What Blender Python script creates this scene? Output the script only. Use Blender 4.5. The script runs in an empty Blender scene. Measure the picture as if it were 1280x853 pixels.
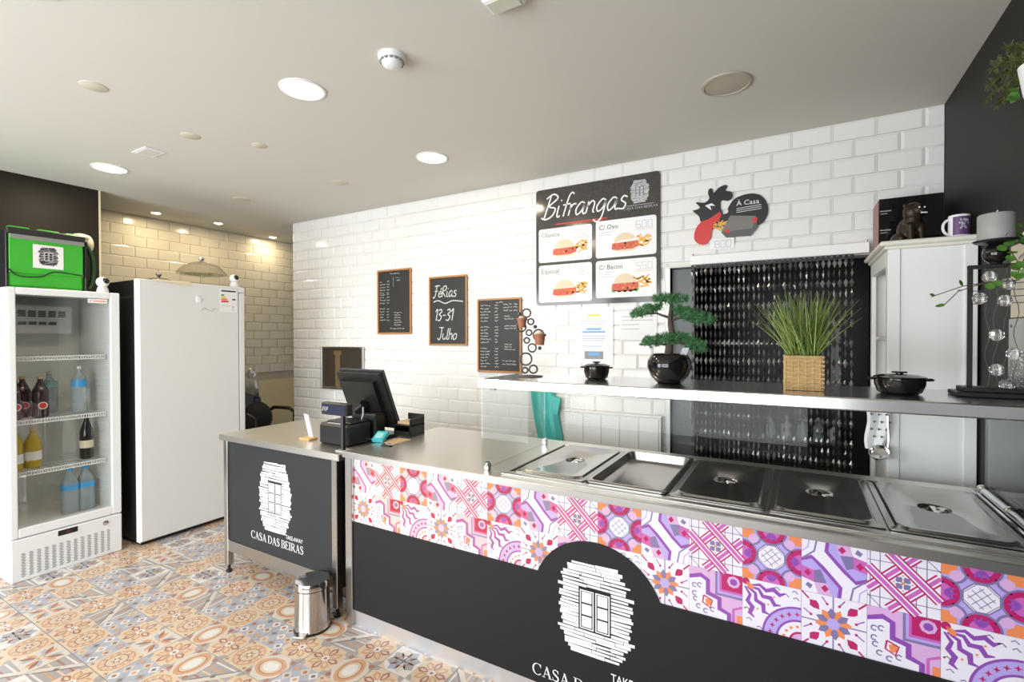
import bpy, bmesh, math, random
from math import pi, sin, cos, radians as R
from mathutils import Vector, Matrix
random.seed(7)
S = bpy.context.scene
C = S.collection

# ------------------------------------------------------------------ camera
cam_d = bpy.data.cameras.new('camera'); cam = bpy.data.objects.new('camera', cam_d); C.objects.link(cam)
cam_d.sensor_width = 36; cam_d.lens = 611.97 / 1280 * 36; cam_d.clip_start = .05
cam.matrix_world = (Matrix.Translation((0, 0, 1.5)) @ Matrix.Rotation(.5258, 4, 'Z')
                    @ Matrix.Rotation(pi / 2 - .0102, 4, 'X') @ Matrix.Rotation(-.0025, 4, 'Z'))
S.camera = cam
# ------------------------------------------------------------------ world, light, exposure
W = bpy.data.worlds.new('world'); S.world = W; W.use_nodes = True
W.node_tree.nodes['Background'].inputs[0].default_value = (.86, .93, 1, 1)
W.node_tree.nodes['Background'].inputs[1].default_value = 1.2
vs = S.view_settings; vs.view_transform = 'Standard'; vs.look = 'None'; vs.gamma = 1; vs.use_curve_mapping = False
vs.exposure = 0.0
def area(name, loc, rot, sx, sy, power, col=(1, 1, 1), shape='RECTANGLE', spread=None):
    l = bpy.data.lights.new(name, 'AREA'); l.shape = shape; l.size = sx; l.size_y = sy; l.energy = power; l.color = col
    if spread: l.spread = spread
    o = bpy.data.objects.new(name, l); C.objects.link(o); o.location = loc; o.rotation_euler = rot
    return o
# daylight through the shop door behind the camera, and an added fill lamp
area('daylight_door', (-3.9, -2.0, 1.2), (R(90), 0, 0), 1.9, 2.2, 150, (.93, .97, 1))
area('added_fill_light', (-1.2, -2.0, 1.35), (R(90), 0, 0), 2.6, 1.9, 110, (.95, .98, 1))

CEIL = 2.692; WB = 3.321; XR = .66

# ------------------------------------------------------------------ materials
def mat(name, col, rough=.5, metal=0, noise=0, nscale=20, stretch=None, bump=0, spec=None, emit=None, estr=0, col2=None, trans=0, coat=0, ior=None):
    m = bpy.data.materials.new(name); m.use_nodes = True
    nt = m.node_tree; b = nt.nodes['Principled BSDF']
    b.inputs['Base Color'].default_value = (*col, 1); b.inputs['Roughness'].default_value = rough; b.inputs['Metallic'].default_value = metal
    if spec is not None: b.inputs['Specular IOR Level'].default_value = spec
    if trans: b.inputs['Transmission Weight'].default_value = trans
    if ior: b.inputs['IOR'].default_value = ior
    if coat: b.inputs['Coat Weight'].default_value = coat; b.inputs['Coat Roughness'].default_value = .05
    if emit: b.inputs['Emission Color'].default_value = (*emit, 1); b.inputs['Emission Strength'].default_value = estr
    if noise or bump:
        tc = nt.nodes.new('ShaderNodeTexCoord'); mp = nt.nodes.new('ShaderNodeMapping'); nz = nt.nodes.new('ShaderNodeTexNoise')
        nz.inputs['Scale'].default_value = nscale; nz.inputs['Detail'].default_value = 5
        if stretch: mp.inputs['Scale'].default_value = stretch
        nt.links.new(tc.outputs['Object'], mp.inputs[0]); nt.links.new(mp.outputs[0], nz.inputs['Vector'])
        if noise:
            mx = nt.nodes.new('ShaderNodeMix'); mx.data_type = 'RGBA'
            c2 = col2 or tuple(c * (1 - noise) for c in col)
            mx.inputs[6].default_value = (*col, 1); mx.inputs[7].default_value = (*c2, 1)
            nt.links.new(nz.outputs['Fac'], mx.inputs[0]); nt.links.new(mx.outputs[2], b.inputs['Base Color'])
        if bump:
            bp = nt.nodes.new('ShaderNodeBump'); bp.inputs['Strength'].default_value = bump; bp.inputs['Distance'].default_value = .002
            nt.links.new(nz.outputs['Fac'], bp.inputs['Height']); nt.links.new(bp.outputs[0], b.inputs['Normal'])
    return m
def glass(name, tint=(.96, .98, .97), rough=0, ior=1.45, fac=None):
    m = bpy.data.materials.new(name); m.use_nodes = True; nt = m.node_tree; nt.nodes.clear()
    o = nt.nodes.new('ShaderNodeOutputMaterial'); mx = nt.nodes.new('ShaderNodeMixShader'); t = nt.nodes.new('ShaderNodeBsdfTransparent')
    g = nt.nodes.new('ShaderNodeBsdfGlossy'); lw = nt.nodes.new('ShaderNodeLayerWeight'); lw.inputs[0].default_value = .5
    pw = nt.nodes.new('ShaderNodeMath'); pw.operation = 'POWER'; pw.inputs[1].default_value = 5; fr = nt.nodes.new('ShaderNodeMath'); fr.operation = 'MULTIPLY_ADD'
    f0 = ((ior - 1) / (ior + 1)) ** 2; fr.inputs[1].default_value = 1 - f0; fr.inputs[2].default_value = f0
    nt.links.new(lw.outputs['Facing'], pw.inputs[0]); nt.links.new(pw.outputs[0], fr.inputs[0])
    t.inputs[0].default_value = (*tint, 1); g.inputs['Roughness'].default_value = rough
    nt.links.new(fr.outputs[0], mx.inputs[0]); nt.links.new(t.outputs[0], mx.inputs[1]); nt.links.new(g.outputs[0], mx.inputs[2]); nt.links.new(mx.outputs[0], o.inputs[0])
    return m
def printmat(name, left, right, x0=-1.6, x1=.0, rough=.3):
    # vinyl print with the light's warm-to-violet shift along the counter painted into the ink
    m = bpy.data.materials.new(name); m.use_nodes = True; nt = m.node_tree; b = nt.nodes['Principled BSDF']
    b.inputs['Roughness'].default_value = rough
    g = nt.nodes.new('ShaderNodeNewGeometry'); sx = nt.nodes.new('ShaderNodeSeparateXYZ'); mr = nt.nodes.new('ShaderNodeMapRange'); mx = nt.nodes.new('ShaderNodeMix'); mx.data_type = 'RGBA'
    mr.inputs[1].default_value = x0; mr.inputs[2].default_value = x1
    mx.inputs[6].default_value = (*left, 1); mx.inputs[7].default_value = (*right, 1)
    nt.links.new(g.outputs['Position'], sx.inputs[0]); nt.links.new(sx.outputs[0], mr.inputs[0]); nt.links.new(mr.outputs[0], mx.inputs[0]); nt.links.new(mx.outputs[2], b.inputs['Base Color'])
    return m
def srgb(r, g, b):
    f = lambda c: (c / 255 / 12.92) if c / 255 <= .04045 else ((c / 255 + .055) / 1.055) ** 2.4
    return (f(r), f(g), f(b))
M = {}
M['white'] = mat('white_paint', (.84, .84, .83), .4)
M['ceiling'] = mat('ceiling_paint', (.68, .65, .585), .8, noise=.04, nscale=3)
M['grout'] = mat('grout', (.68, .67, .64), .8)
M['tile'] = mat('glazed_tile', (.82, .81, .785), .13, noise=.03, nscale=6)
M['cream_tile'] = mat('cream_glazed_tile', (.72, .66, .51), .18, noise=.05, nscale=6)
M['cream_grout'] = mat('cream_grout', (.54, .49, .38), .8)
M['beige_wall'] = mat('beige_wall', (.82, .70, .44), .6, noise=.06, nscale=4)
M['dark_wall'] = mat('charcoal_wall', (.017, .0155, .0135), .6, spec=.3, noise=.2, nscale=30, bump=.15)
M['brown_wall'] = mat('dark_brown_wall', (.020, .014, .009), .45, spec=.3, noise=.15, nscale=10)
M['black'] = mat('black_plastic', (.012, .012, .013), .35)
M['black_gloss'] = mat('black_gloss', (.008, .007, .007), .06)
M['panel'] = mat('black_vinyl_panel', (.013, .0125, .0135), .5, spec=.28, noise=.2, nscale=60)
M['grey_panel'] = mat('charcoal_vinyl_panel', (.028, .031, .034), .5, spec=.3, noise=.15, nscale=60)
M['steel'] = mat('brushed_steel', (.62, .61, .59), .28, 1, noise=.12, nscale=8, stretch=(1, 30, 30))
M['steel_top'] = mat('worktop_steel', (.82, .79, .74), .34, 1, noise=.12, nscale=6, stretch=(2, 12, 12))
M['steel_dark'] = mat('dark_steel', (.16, .16, .16), .25, 1, noise=.3, nscale=6)
M['lid'] = mat('pan_steel', (.56, .54, .52), .22, 1, noise=.1, nscale=10)
M['chrome'] = mat('chrome', (.8, .8, .8), .06, 1)
M['binsteel'] = mat('bin_steel', (.6, .58, .56), .16, 1)
M['appl'] = mat('appliance_white', (.80, .82, .83), .3)
M['appl_grey'] = mat('appliance_silver', (.74, .745, .75), .25, noise=.02, nscale=5)
M['inner'] = mat('fridge_liner', (.82, .82, .78), .5)
M['glass'] = glass('clear_glass')
M['door_glass'] = glass('fridge_glass', (.975, .985, .98))
M['crystal'] = mat('crystal', (.97, .97, .97), .02, trans=.92, ior=1.5, spec=1)
M['wood'] = mat('oak_frame', (.50, .24, .085), .45, noise=.3, nscale=8, stretch=(1, 1, 12))
M['chalk'] = mat('chalkboard', (.022, .022, .021), .5, noise=.3, nscale=12)
M['chalkline'] = mat('chalk_line', (.62, .62, .6), .9)
M['paper'] = mat('paper', (.84, .83, .84), .6)
M['terracotta'] = mat('terracotta', (.34, .13, .07), .7)
M['iron'] = mat('grey_iron', (.10, .085, .075), .5, .3)
M['needle'] = mat('needles', (.05, .17, .065), .6, noise=.6, nscale=50, col2=(.13, .32, .13))
M['bark'] = mat('bark', (.07, .05, .035), .8, bump=.5, nscale=60)
M['grass'] = mat('grass_blade', (.24, .34, .07), .5, noise=.6, nscale=30, col2=(.30, .36, .09))
M['leaf'] = mat('leaf', (.10, .24, .04), .5, noise=.3, nscale=30)
M['fern'] = mat('fern', (.10, .115, .03), .6, noise=.4, nscale=30)
M['wicker'] = mat('wicker', (.60, .40, .18), .65, noise=.4, nscale=60)
M['soil'] = mat('soil', (.16, .09, .05), .9)
M['teal'] = mat('teal_cloth', (.10, .62, .58), .7, noise=.15, nscale=6)
M['green'] = mat('green_fabric', (.045, .44, .03), .55, noise=.15, nscale=9)
M['greytape'] = mat('grey_tape', (.25, .25, .25), .4)
M['red'] = mat('red', (.60, .03, .025), .4)
M['yellow'] = mat('fries_yellow', (.80, .42, .06), .6)
M['bun'] = mat('bun', (.74, .62, .44), .6)
M['meat'] = mat('meat', (.60, .12, .06), .6)
M['brown'] = mat('bronze', (.03, .018, .010), .4, .4)
M['cream'] = mat('cream', (.76, .68, .48), .6)
M['card'] = mat('cardboard', (.52, .38, .22), .8)
M['grey'] = mat('mid_grey', (.25, .25, .26), .5)
M['lgrey'] = mat('light_grey', (.5, .5, .52), .5)
M['blue'] = mat('print_blue', (.15, .38, .72), .5)
M['ylw'] = mat('print_yellow', (.75, .70, .08), .5)
M['orange'] = mat('print_orange', (.80, .22, .05), .5)
M['purple'] = mat('print_purple', (.12, .05, .16), .4)
M['printgreen'] = mat('print_green', (.12, .35, .06), .5)
M['candle'] = mat('grey_wax', (.36, .36, .35), .5, noise=.3, nscale=30)
M['bead'] = mat('smoky_bead', (.03, .028, .027), .12, spec=.8)
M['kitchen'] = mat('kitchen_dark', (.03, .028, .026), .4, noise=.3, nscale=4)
M['hatchdark'] = mat('hatch_dark', (.045, .037, .026), .35)
M['lamp'] = mat('lamp_glow', (1, .95, .85), .5, emit=(1, .86, .58), estr=9)
M['spot'] = mat('spot_glow', (1, .95, .85), .5, emit=(1, .83, .5), estr=20)
M['water'] = mat('water_bottle', (.62, .70, .74), .08, trans=.6, ior=1.2)
M['cola'] = mat('dark_bottle', (.035, .012, .018), .12)
M['juice'] = mat('juice', (.50, .36, .03), .15)
M['wine'] = mat('wine_bottle', (.012, .014, .01), .08)
M['bluelabel'] = mat('blue_label', (.07, .38, .75), .4)
M['led'] = mat('led_red', (.12, .01, .01), .3, emit=(1, .05, .02), estr=.15)
M['clearbag'] = glass('thin_plastic', (.75, .75, .74), .25)

# ------------------------------------------------------------------ mesh builder
class MB:
    def __init__(s): s.v = []; s.f = []; s.m = []; s.s = []; s.fr = None; s.L = 1.2e-4
    def add(s, vs, fs, m=0, sm=False):
        o = len(s.v); s.v += [tuple(p) for p in vs]
        for f in fs: s.f.append(tuple(i + o for i in f)); s.m.append(m); s.s.append(sm)
    def box(s, x0, y0, z0, x1, y1, z1, m=0, b=0):
        lo = (min(x0, x1), min(y0, y1), min(z0, z1)); hi = (max(x0, x1), max(y0, y1), max(z0, z1))
        if not b:
            s.add([(lo[0] if i & 1 == 0 else hi[0], lo[1] if i & 2 == 0 else hi[1], lo[2] if i & 4 == 0 else hi[2]) for i in range(8)],
                  [(0, 2, 3, 1), (4, 5, 7, 6), (0, 1, 5, 4), (2, 6, 7, 3), (0, 4, 6, 2), (1, 3, 7, 5)], m); return
        V = []; ix = {}
        for c in range(8):
            for a in range(3):
                p = []
                for k in range(3):
                    top = c >> k & 1; e = hi[k] if top else lo[k]
                    p.append(e if k == a else e - b if top else e + b)
                ix[c, a] = len(V); V.append(p)
        F = []
        for a in range(3):
            u, w = (a + 1) % 3, (a + 2) % 3
            for t in (0, 1):
                F.append([ix[(t << a) | (i << u) | (j << w), a] for i, j in ((0, 0), (1, 0), (1, 1), (0, 1))])
            for i in (0, 1):
                for j in (0, 1):
                    c0 = (i << u) | (j << w); c1 = c0 | (1 << a)
                    F.append([ix[c0, u], ix[c1, u], ix[c1, w], ix[c0, w]])
        for c in range(8): F.append([ix[c, 0], ix[c, 1], ix[c, 2]])
        s.add(V, F, m)
    def obox(s, c, ux, uy, uz, m=0, b=0):     # oriented box: centre and three half-axis vectors
        t = MB(); t.box(-1, -1, -1, 1, 1, 1)
        ux, uy, uz, c = map(Vector, (ux, uy, uz, c))
        s.add([c + ux * p[0] + uy * p[1] + uz * p[2] for p in t.v], t.f, m)
    def lathe(s, prof, c=(0, 0, 0), n=24, m=0, ax=None, sm=True):
        c = Vector(c); q = Vector((0, 0, 1)).rotation_difference(Vector(ax)) if ax else None
        V = []; F = []
        for r, z in prof:
            for i in range(n):
                p = Vector((r * cos(2 * pi * i / n), r * sin(2 * pi * i / n), z))
                V.append(c + (q @ p if q else p))
        k = len(prof)
        for j in range(k - 1):
            for i in range(n):
                F.append((j * n + i, j * n + (i + 1) % n, (j + 1) * n + (i + 1) % n, (j + 1) * n + i))
        if prof[0][0] > 1e-6: F.append(tuple(range(n))[::-1])
        if prof[-1][0] > 1e-6: F.append(tuple(range((k - 1) * n, k * n)))
        s.add(V, F, m, sm)
    def cyl(s, p0, p1, r0, r1=None, n=14, m=0):
        p0, p1 = Vector(p0), Vector(p1); d = p1 - p0
        s.lathe([(r0, 0), (r0 if r1 is None else r1, d.length)], p0, n, m, d.normalized())
    def tube(s, pts, r, n=6, m=0, closed=False):
        P = [Vector(p) for p in pts]; k = len(P); V = []; F = []
        rr = r if isinstance(r, (list, tuple)) else [r] * k
        up = None
        for i in range(k):
            if closed: t = P[(i + 1) % k] - P[i - 1]
            else: t = P[min(i + 1, k - 1)] - P[max(i - 1, 0)]
            t.normalize()
            if up is None: up = t.orthogonal().normalized()
            up = (up - t * up.dot(t)); up = up.normalized() if up.length > 1e-6 else t.orthogonal().normalized()
            w = t.cross(up)
            for j in range(n): V.append(P[i] + (up * cos(2 * pi * j / n) + w * sin(2 * pi * j / n)) * rr[i])
        for i in range(k if closed else k - 1):
            a, b = i * n, ((i + 1) % k) * n
            for j in range(n): F.append((a + j, a + (j + 1) % n, b + (j + 1) % n, b + j))
        if not closed: F += [tuple(range(n))[::-1], tuple(range((k - 1) * n, k * n))]
        s.add(V, F, m, True)
    def ball(s, c, r, m=0, n=14, sc=(1, 1, 1), rot=None):
        V = []; F = []; h = n // 2
        for j in range(h + 1):
            a = pi * j / h
            for i in range(n):
                p = Vector((r * sc[0] * sin(a) * cos(2 * pi * i / n), r * sc[1] * sin(a) * sin(2 * pi * i / n), r * sc[2] * cos(a)))
                if rot is not None: p = rot @ p
                V.append(Vector(c) + p)
        for j in range(h):
            for i in range(n):
                if j == 0: F.append((i, n + i, n + (i + 1) % n))
                elif j == h - 1: F.append((j * n + i, (j + 1) * n + i, j * n + (i + 1) % n))
                else: F.append((j * n + i, (j + 1) * n + i, (j + 1) * n + (i + 1) % n, j * n + (i + 1) % n))
        s.add(V, F, m, True)
    # --- flat print in a frame (origin, u, v, n)
    def frame(s, o, u, v, n): s.fr = tuple(map(Vector, (o, u, v, n))); return s
    def pt(s, x, y, l=0): o, u, v, n = s.fr; return o + u * x + v * y + n * (l * s.L)
    def poly(s, pts, l=1, m=0): s.add([s.pt(x, y, l) for x, y in pts], [tuple(range(len(pts)))], m)
    def rect(s, x0, y0, x1, y1, l=1, m=0): s.poly([(x0, y0), (x1, y0), (x1, y1), (x0, y1)], l, m)
    def rrect(s, x0, y0, x1, y1, r, l=1, m=0, n=4):
        P = []
        for cx, cy, a0 in ((x1 - r, y1 - r, 0), (x0 + r, y1 - r, 90), (x0 + r, y0 + r, 180), (x1 - r, y0 + r, 270)):
            P += [(cx + r * cos(R(a0 + 90 * i / n)), cy + r * sin(R(a0 + 90 * i / n))) for i in range(n + 1)]
        s.poly(P, l, m)
    def disc(s, x, y, r, l=1, m=0, a0=0, a1=360, n=16, ry=None):
        P = [(x + r * cos(R(a0 + (a1 - a0) * i / n)), y + (ry or r) * sin(R(a0 + (a1 - a0) * i / n))) for i in range(n + (0 if a1 - a0 >= 360 else 1))]
        if 180 > a1 - a0: P.append((x, y))
        s.poly(P, l, m)
    def ring(s, x, y, r0, r1, l=1, m=0, a0=0, a1=360, n=20):
        P = lambda r, i: s.pt(x + r * cos(R(a0 + (a1 - a0) * i / n)), y + r * sin(R(a0 + (a1 - a0) * i / n)), l)
        V = []
        for i in range(n + 1): V += [P(r0, i), P(r1, i)]
        s.add(V, [(2 * i, 2 * i + 1, 2 * i + 3, 2 * i + 2) for i in range(n)], m)
    def line(s, pts, w, l=1, m=0, ws=None):
        k = len(pts); V = []
        for i in range(k):
            ax, ay = pts[max(i - 1, 0)]; bx, by = pts[min(i + 1, k - 1)]
            d = math.hypot(bx - ax, by - ay) or 1; h = (ws[i] if ws else w) / 2
            nx, ny = -(by - ay) / d * h, (bx - ax) / d * h
            V += [s.pt(pts[i][0] + nx, pts[i][1] + ny, l), s.pt(pts[i][0] - nx, pts[i][1] - ny, l)]
        s.add(V, [(2 * i, 2 * i + 1, 2 * i + 3, 2 * i + 2) for i in range(k - 1)], m)
    def mesh(s, name, mats):
        me = bpy.data.meshes.new(name); me.from_pydata(s.v, [], s.f)
        if not isinstance(mats, (list, tuple)): mats = [mats]
        for x in mats: me.materials.append(M[x] if isinstance(x, str) else x)
        me.polygons.foreach_set('material_index', s.m); me.polygons.foreach_set('use_smooth', s.s)
        if not s.fr:
            bm = bmesh.new(); bm.from_mesh(me); bmesh.ops.recalc_face_normals(bm, faces=bm.faces); bm.to_mesh(me); bm.free()
        if any(s.s): me.set_sharp_from_angle(angle=R(42))
        me.update(); return me
    def build(s, name, mats, parent=None, loc=None, label=None, cat=None, group=None, kind=None):
        return obj(name, s.mesh(name, mats), parent, loc, label, cat, group, kind)
def obj(name, me, parent=None, loc=None, label=None, cat=None, group=None, kind=None):
    o = bpy.data.objects.new(name, me); C.objects.link(o)
    if parent: o.parent = parent
    if loc: o.location = loc
    for k, x in (('label', label), ('category', cat), ('group', group), ('kind', kind)):
        if x: o[k] = x
    return o
def thing(name, loc, label, cat, group=None, rz=0):
    o = obj(name, None, None, loc, label, cat, group); o.rotation_euler.z = rz; o.empty_display_size = .05; return o
def copy_thing(o, loc, label=None, rz=None, parent=None):
    c = o.copy(); C.objects.link(c)
    if parent: c.parent = parent
    else:
        c.location = loc
        if label: c['label'] = label
        if rz is not None: c.rotation_euler.z = rz
    for ch in o.children: copy_thing(ch, None, parent=c)
    return c
FRONT = ((1, 0, 0), (0, 0, 1), (0, -1, 0))         # print facing the camera side (-Y)
SIDE = ((0, 1, 0), (0, 0, 1), (1, 0, 0))           # print facing +X
UP = ((1, 0, 0), (0, 1, 0), (0, 0, 1))

# ------------------------------------------------------------------ lettering
def text_into(mb, txt, size, x, y, l, m=0, shear=0, align='LEFT', width=None):
    cu = bpy.data.curves.new('t', 'FONT'); cu.body = txt; cu.size = size; cu.shear = shear; cu.align_x = align; cu.resolution_u = 2
    o = bpy.data.objects.new('t', cu); C.objects.link(o); bpy.context.view_layer.update()
    me = o.to_mesh(); P = [v.co.copy() for v in me.vertices]; F = [tuple(p.vertices) for p in me.polygons]; o.to_mesh_clear()
    bpy.data.objects.remove(o); bpy.data.curves.remove(cu)
    k = 1
    if width and P: k = width / (max(p.x for p in P) - min(p.x for p in P))
    mb.add([mb.pt(x + p.x * k, y + p.y, l) for p in P], F, m)
def smooth2(pts, n=5):
    if len(pts) < 3: return pts
    out = []
    P = [pts[0]] + list(pts) + [pts[-1]]
    for i in range(1, len(P) - 2):
        for j in range(n):
            t = j / n
            out.append(tuple(.5 * (2 * P[i][k] + (P[i + 1][k] - P[i - 1][k]) * t + (2 * P[i - 1][k] - 5 * P[i][k] + 4 * P[i + 1][k] - P[i + 2][k]) * t * t
                                   + (3 * P[i][k] - P[i - 1][k] - 3 * P[i + 1][k] + P[i + 2][k]) * t ** 3) for k in (0, 1)))
    return out + [pts[-1]]
HAND = {
 'B': (.66, [[(.2, 1.), (.1, 0)], [(0, .88), (.3, 1.05), (.56, .85), (.22, .53), (.55, .4), (.48, .1), (.2, -.04), (-.05, .05)]]),
 'i': (.25, [[(.05, .5), (.05, .12), (.12, 0), (.2, .06)], [(.1, .7), (.13, .74)]]),
 'f': (.34, [[(.42, .92), (.3, 1.), (.19, .8), (.13, 0)], [(0, .5), (.35, .53)]]),
 'r': (.32, [[(.05, .5), (.04, 0)], [(.04, .26), (.15, .47), (.3, .48)]]),
 'a': (.5, [[(.38, .44), (.2, .52), (.03, .25), (.12, 0), (.3, .14), (.38, .44)], [(.38, .44), (.37, .1), (.45, 0), (.5, .05)]]),
 'n': (.46, [[(.05, .5), (.04, 0)], [(.04, .28), (.2, .5), (.34, .4), (.34, .08), (.42, 0)]]),
 'g': (.48, [[(.38, .44), (.2, .52), (.03, .25), (.12, .02), (.3, .14), (.38, .44)], [(.38, .44), (.36, -.2), (.2, -.42), (0, -.3)]]),
 's': (.38, [[(.32, .45), (.15, .52), (.08, .36), (.3, .2), (.25, 0), (.02, .03)]]),
 'F': (.5, [[(0, .95), (.25, 1.03), (.55, 1.)], [(.22, 1), (.18, .2), (.05, -.08), (-.05, .05)], [(.05, .52), (.4, .55)]]),
 'é': (.42, [[(.05, .28), (.36, .32), (.28, .52), (.07, .4), (.06, .12), (.2, 0), (.38, .1)], [(.2, .66), (.33, .8)]]),
 'R': (.5, [[(.05, .95), (.03, 0)], [(.05, .92), (.35, .95), (.36, .6), (.06, .5), (.42, 0)]]),
 'J': (.5, [[(.05, 1), (.5, 1)], [(.32, 1), (.32, .25), (.18, -.05), (0, .12)]]),
 'u': (.42, [[(.05, .5), (.05, .15), (.18, 0), (.33, .15), (.35, .5)], [(.35, .5), (.37, 0)]]),
 'l': (.24, [[(.1, .95), (.08, .1), (.2, 0)]]),
 'h': (.44, [[(.05, .95), (.04, 0)], [(.04, .28), (.2, .5), (.34, .38), (.35, 0)]]),
 'o': (.45, [[(.2, .5), (.03, .3), (.12, 0), (.34, .1), (.36, .42), (.2, .5)]]),
 '1': (.32, [[(.0, .78), (.18, 1), (.18, 0)]]),
 '3': (.5, [[(.02, .9), (.25, 1), (.36, .78), (.13, .55), (.4, .35), (.25, 0), (0, .08)]]),
 '-': (.45, [[(.05, .45), (.35, .47)]]), ' ': (.3, []),
}
def hand_into(mb, txt, h, x, y, w, l, m=0, slant=.2, rise=0):
    x0 = x
    for ch in txt:
        adv, st = HAND[ch]
        for p in st:
            q = smooth2(p) if len(p) > 2 else p
            mb.line([(x + (a + b * slant) * h, y + b * h + (x - x0) * rise) for a, b in q], w, l, m)
        x += adv * h
    return x
def serif_into(mb, txt, h, x, y, width, l, m=0):
    def arc(cx, cy, rx, ry, a0, a1, n=14): return [(cx + rx * cos(R(a0 + (a1 - a0) * i / n)), cy + ry * sin(R(a0 + (a1 - a0) * i / n))) for i in range(n + 1)]
    def arcw(a0, a1, n=14, t=.04, T=.14): return [t + (T - t) * abs(cos(R(a0 + (a1 - a0) * i / n))) ** 1.5 for i in range(n + 1)]
    G = {}
    st = lambda x: ('l', [(x, 0), (x, 1)], .14)
    fo = lambda x, y, w=.32: ('l', [(x - w / 2, y), (x + w / 2, y)], .05)
    G['I'] = (.42, [st(.2), fo(.2, .02), fo(.2, .98)])
    G['C'] = (.86, [('w', arc(.45, .5, .4, .5, 45, 318), arcw(45, 318)), ('l', [(.75, 1), (.75, .7)], .05)])
    G['D'] = (.92, [st(.18), fo(.14, .02, .26), fo(.14, .98, .26), ('w', [(.18, .98)] + arc(.38, .5, .44, .48, 90, -90) + [(.18, .02)], [.05] + arcw(90, -90) + [.05])])
    G['E'] = (.76, [st(.18), ('l', [(.02, .97), (.66, .97)], .06), ('l', [(.02, .03), (.68, .03)], .06), ('l', [(.2, .52), (.5, .52)], .05), ('l', [(.65, 1), (.65, .78)], .05), ('l', [(.67, 0), (.67, .24)], .05), ('l', [(.5, .62), (.5, .42)], .05)])
    G['B'] = (.8, [st(.18), fo(.14, .02, .26), fo(.14, .98, .26), ('w', [(.18, .98)] + arc(.36, .75, .26, .23, 90, -90) + [(.18, .52)], [.05] + arcw(90, -90) + [.05]), ('w', [(.18, .52)] + arc(.38, .27, .32, .25, 90, -90) + [(.18, .02)], [.05] + arcw(90, -90) + [.05])])
    G['R'] = (.88, [st(.18), fo(.16, .02), fo(.14, .98, .26), ('w', [(.18, .98)] + arc(.36, .74, .28, .24, 90, -90) + [(.18, .5)], [.05] + arcw(90, -90) + [.05]), ('l', [(.4, .5), (.76, .02)], .13), fo(.8, .02, .2)])
    G['A'] = (.92, [('l', [(.16, 0), (.45, 1)], .05), ('l', [(.42, 1), (.76, 0)], .14), ('l', [(.25, .33), (.62, .33)], .05), fo(.16, .02, .28), fo(.76, .02, .3)])
    G['S'] = (.66, [('w', smooth2([(.52, .8), (.42, .96), (.2, .96), (.1, .75), (.3, .54), (.52, .38), (.52, .12), (.3, .03), (.12, .08), (.06, .25)], 4), None), ('l', [(.53, .98), (.53, .7)], .05), ('l', [(.07, .02), (.07, .3)], .05)])
    G[' '] = (.3, [])
    tot = sum(G[c][0] for c in txt); k = width / tot
    for c in txt:
        adv, strokes = G[c]
        for s_ in strokes:
            P = [(x + a * k, y + b * h) for a, b in s_[1]]
            if s_[0] == 'l': mb.line(P, s_[2] * (k + h) / 2, l, m)
            else:
                n = len(P); ws = s_[2] or [.05 + .10 * math.exp(-((i / (n - 1) - .5) / .22) ** 2) for i in range(n)]
                mb.line(P, 1, l, m, [q * (k + h) / 2 for q in ws])
        x += adv * k
def logo_into(mb, cx, cz, w, h, l, m_stone=0, m_gap=1, rows=26, seed=3):
    # stack of slabs around a six-pane window
    rg = random.Random(seed); dz = h / rows; top = cz + h / 2
    wx, wz0, wz1 = .2 * w, cz - .22 * h, cz + .20 * h
    for i in range(rows):
        z1 = top - i * dz; z0 = z1 - dz * .86; t = (i + .5) / rows
        hw = w / 2 * (.62 + .38 * min(1, sin(pi * (t * .94 + .03)) * 1.35)) * rg.uniform(.88, 1.04)
        segs = [(-hw, hw * rg.uniform(.9, 1.03))]
        if wz0 - dz * .6 < z0 < wz1: segs = [(-hw, -wx * 1.08), (wx * 1.08, hw)]
        for a, b in segs:
            x = a
            while x < b - .002:
                e = min(b, x + w * rg.uniform(.22, .5))
                if b - e < w * .1: e = b
                k = dz * .16
                mb.poly([(cx + x + dz * .08, z0 + rg.uniform(-k, k)), (cx + e - dz * .08, z0 + rg.uniform(-k, k)), (cx + e - dz * .08, z1 + rg.uniform(-k, k) - dz * .08), (cx + x + dz * .08, z1 + rg.uniform(-k, k) - dz * .08)], l, m_stone)
                x = e
    for sx in (-1, 1):
        a, b = (cx - wx, cx - wx * .06) if sx < 0 else (cx + wx * .06, cx + wx)
        mb.rect(a, wz0, b, wz1, l + 1, m_stone); e = wx * .07
        mb.rect(a + e, wz0 + e, b - e, wz1 - e, l + 2, m_gap)
        ph = (wz1 - wz0 - 2 * e) / 3
        for k in range(3):
            mb.rect(a + 2 * e, wz0 + e + k * ph + e * .9, b - 2 * e, wz0 + e + (k + 1) * ph - e * .6, l + 3, m_stone)

# ================================================================== the setting
def struct(name, mb, mats): return mb.build(name, mats, kind='structure')
m = MB(); m.box(-5.75, -1.9, -.12, .8, 5.3, -.009); floor = struct('floor', m, mat('floor_grout', (.16, .12, .09), .8))
m = MB(); m.box(-5.75, -1.9, CEIL, .8, 5.3, CEIL + .12); struct('ceiling', m, 'ceiling')
DX0, DX1, DZ = -.718, .36, 1.945                    # doorway in the tiled wall
m = MB(); m.box(-4.59, WB, -.01, DX0, WB + .13, CEIL); m.box(DX1, WB, -.01, XR, WB + .13, CEIL); m.box(DX0, WB, DZ, DX1, WB + .13, CEIL)
wall_back = struct('wall_back', m, 'grout')
m = MB(); m.box(XR, -1.9, -.01, XR + .12, 5.3, CEIL); wall_right = struct('wall_right', m, 'dark_wall')
m = MB(); m.box(-5.72, 1.765, -.01, -5.605, 5.3, CEIL); wall_left = struct('wall_left', m, 'cream_grout')
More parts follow.
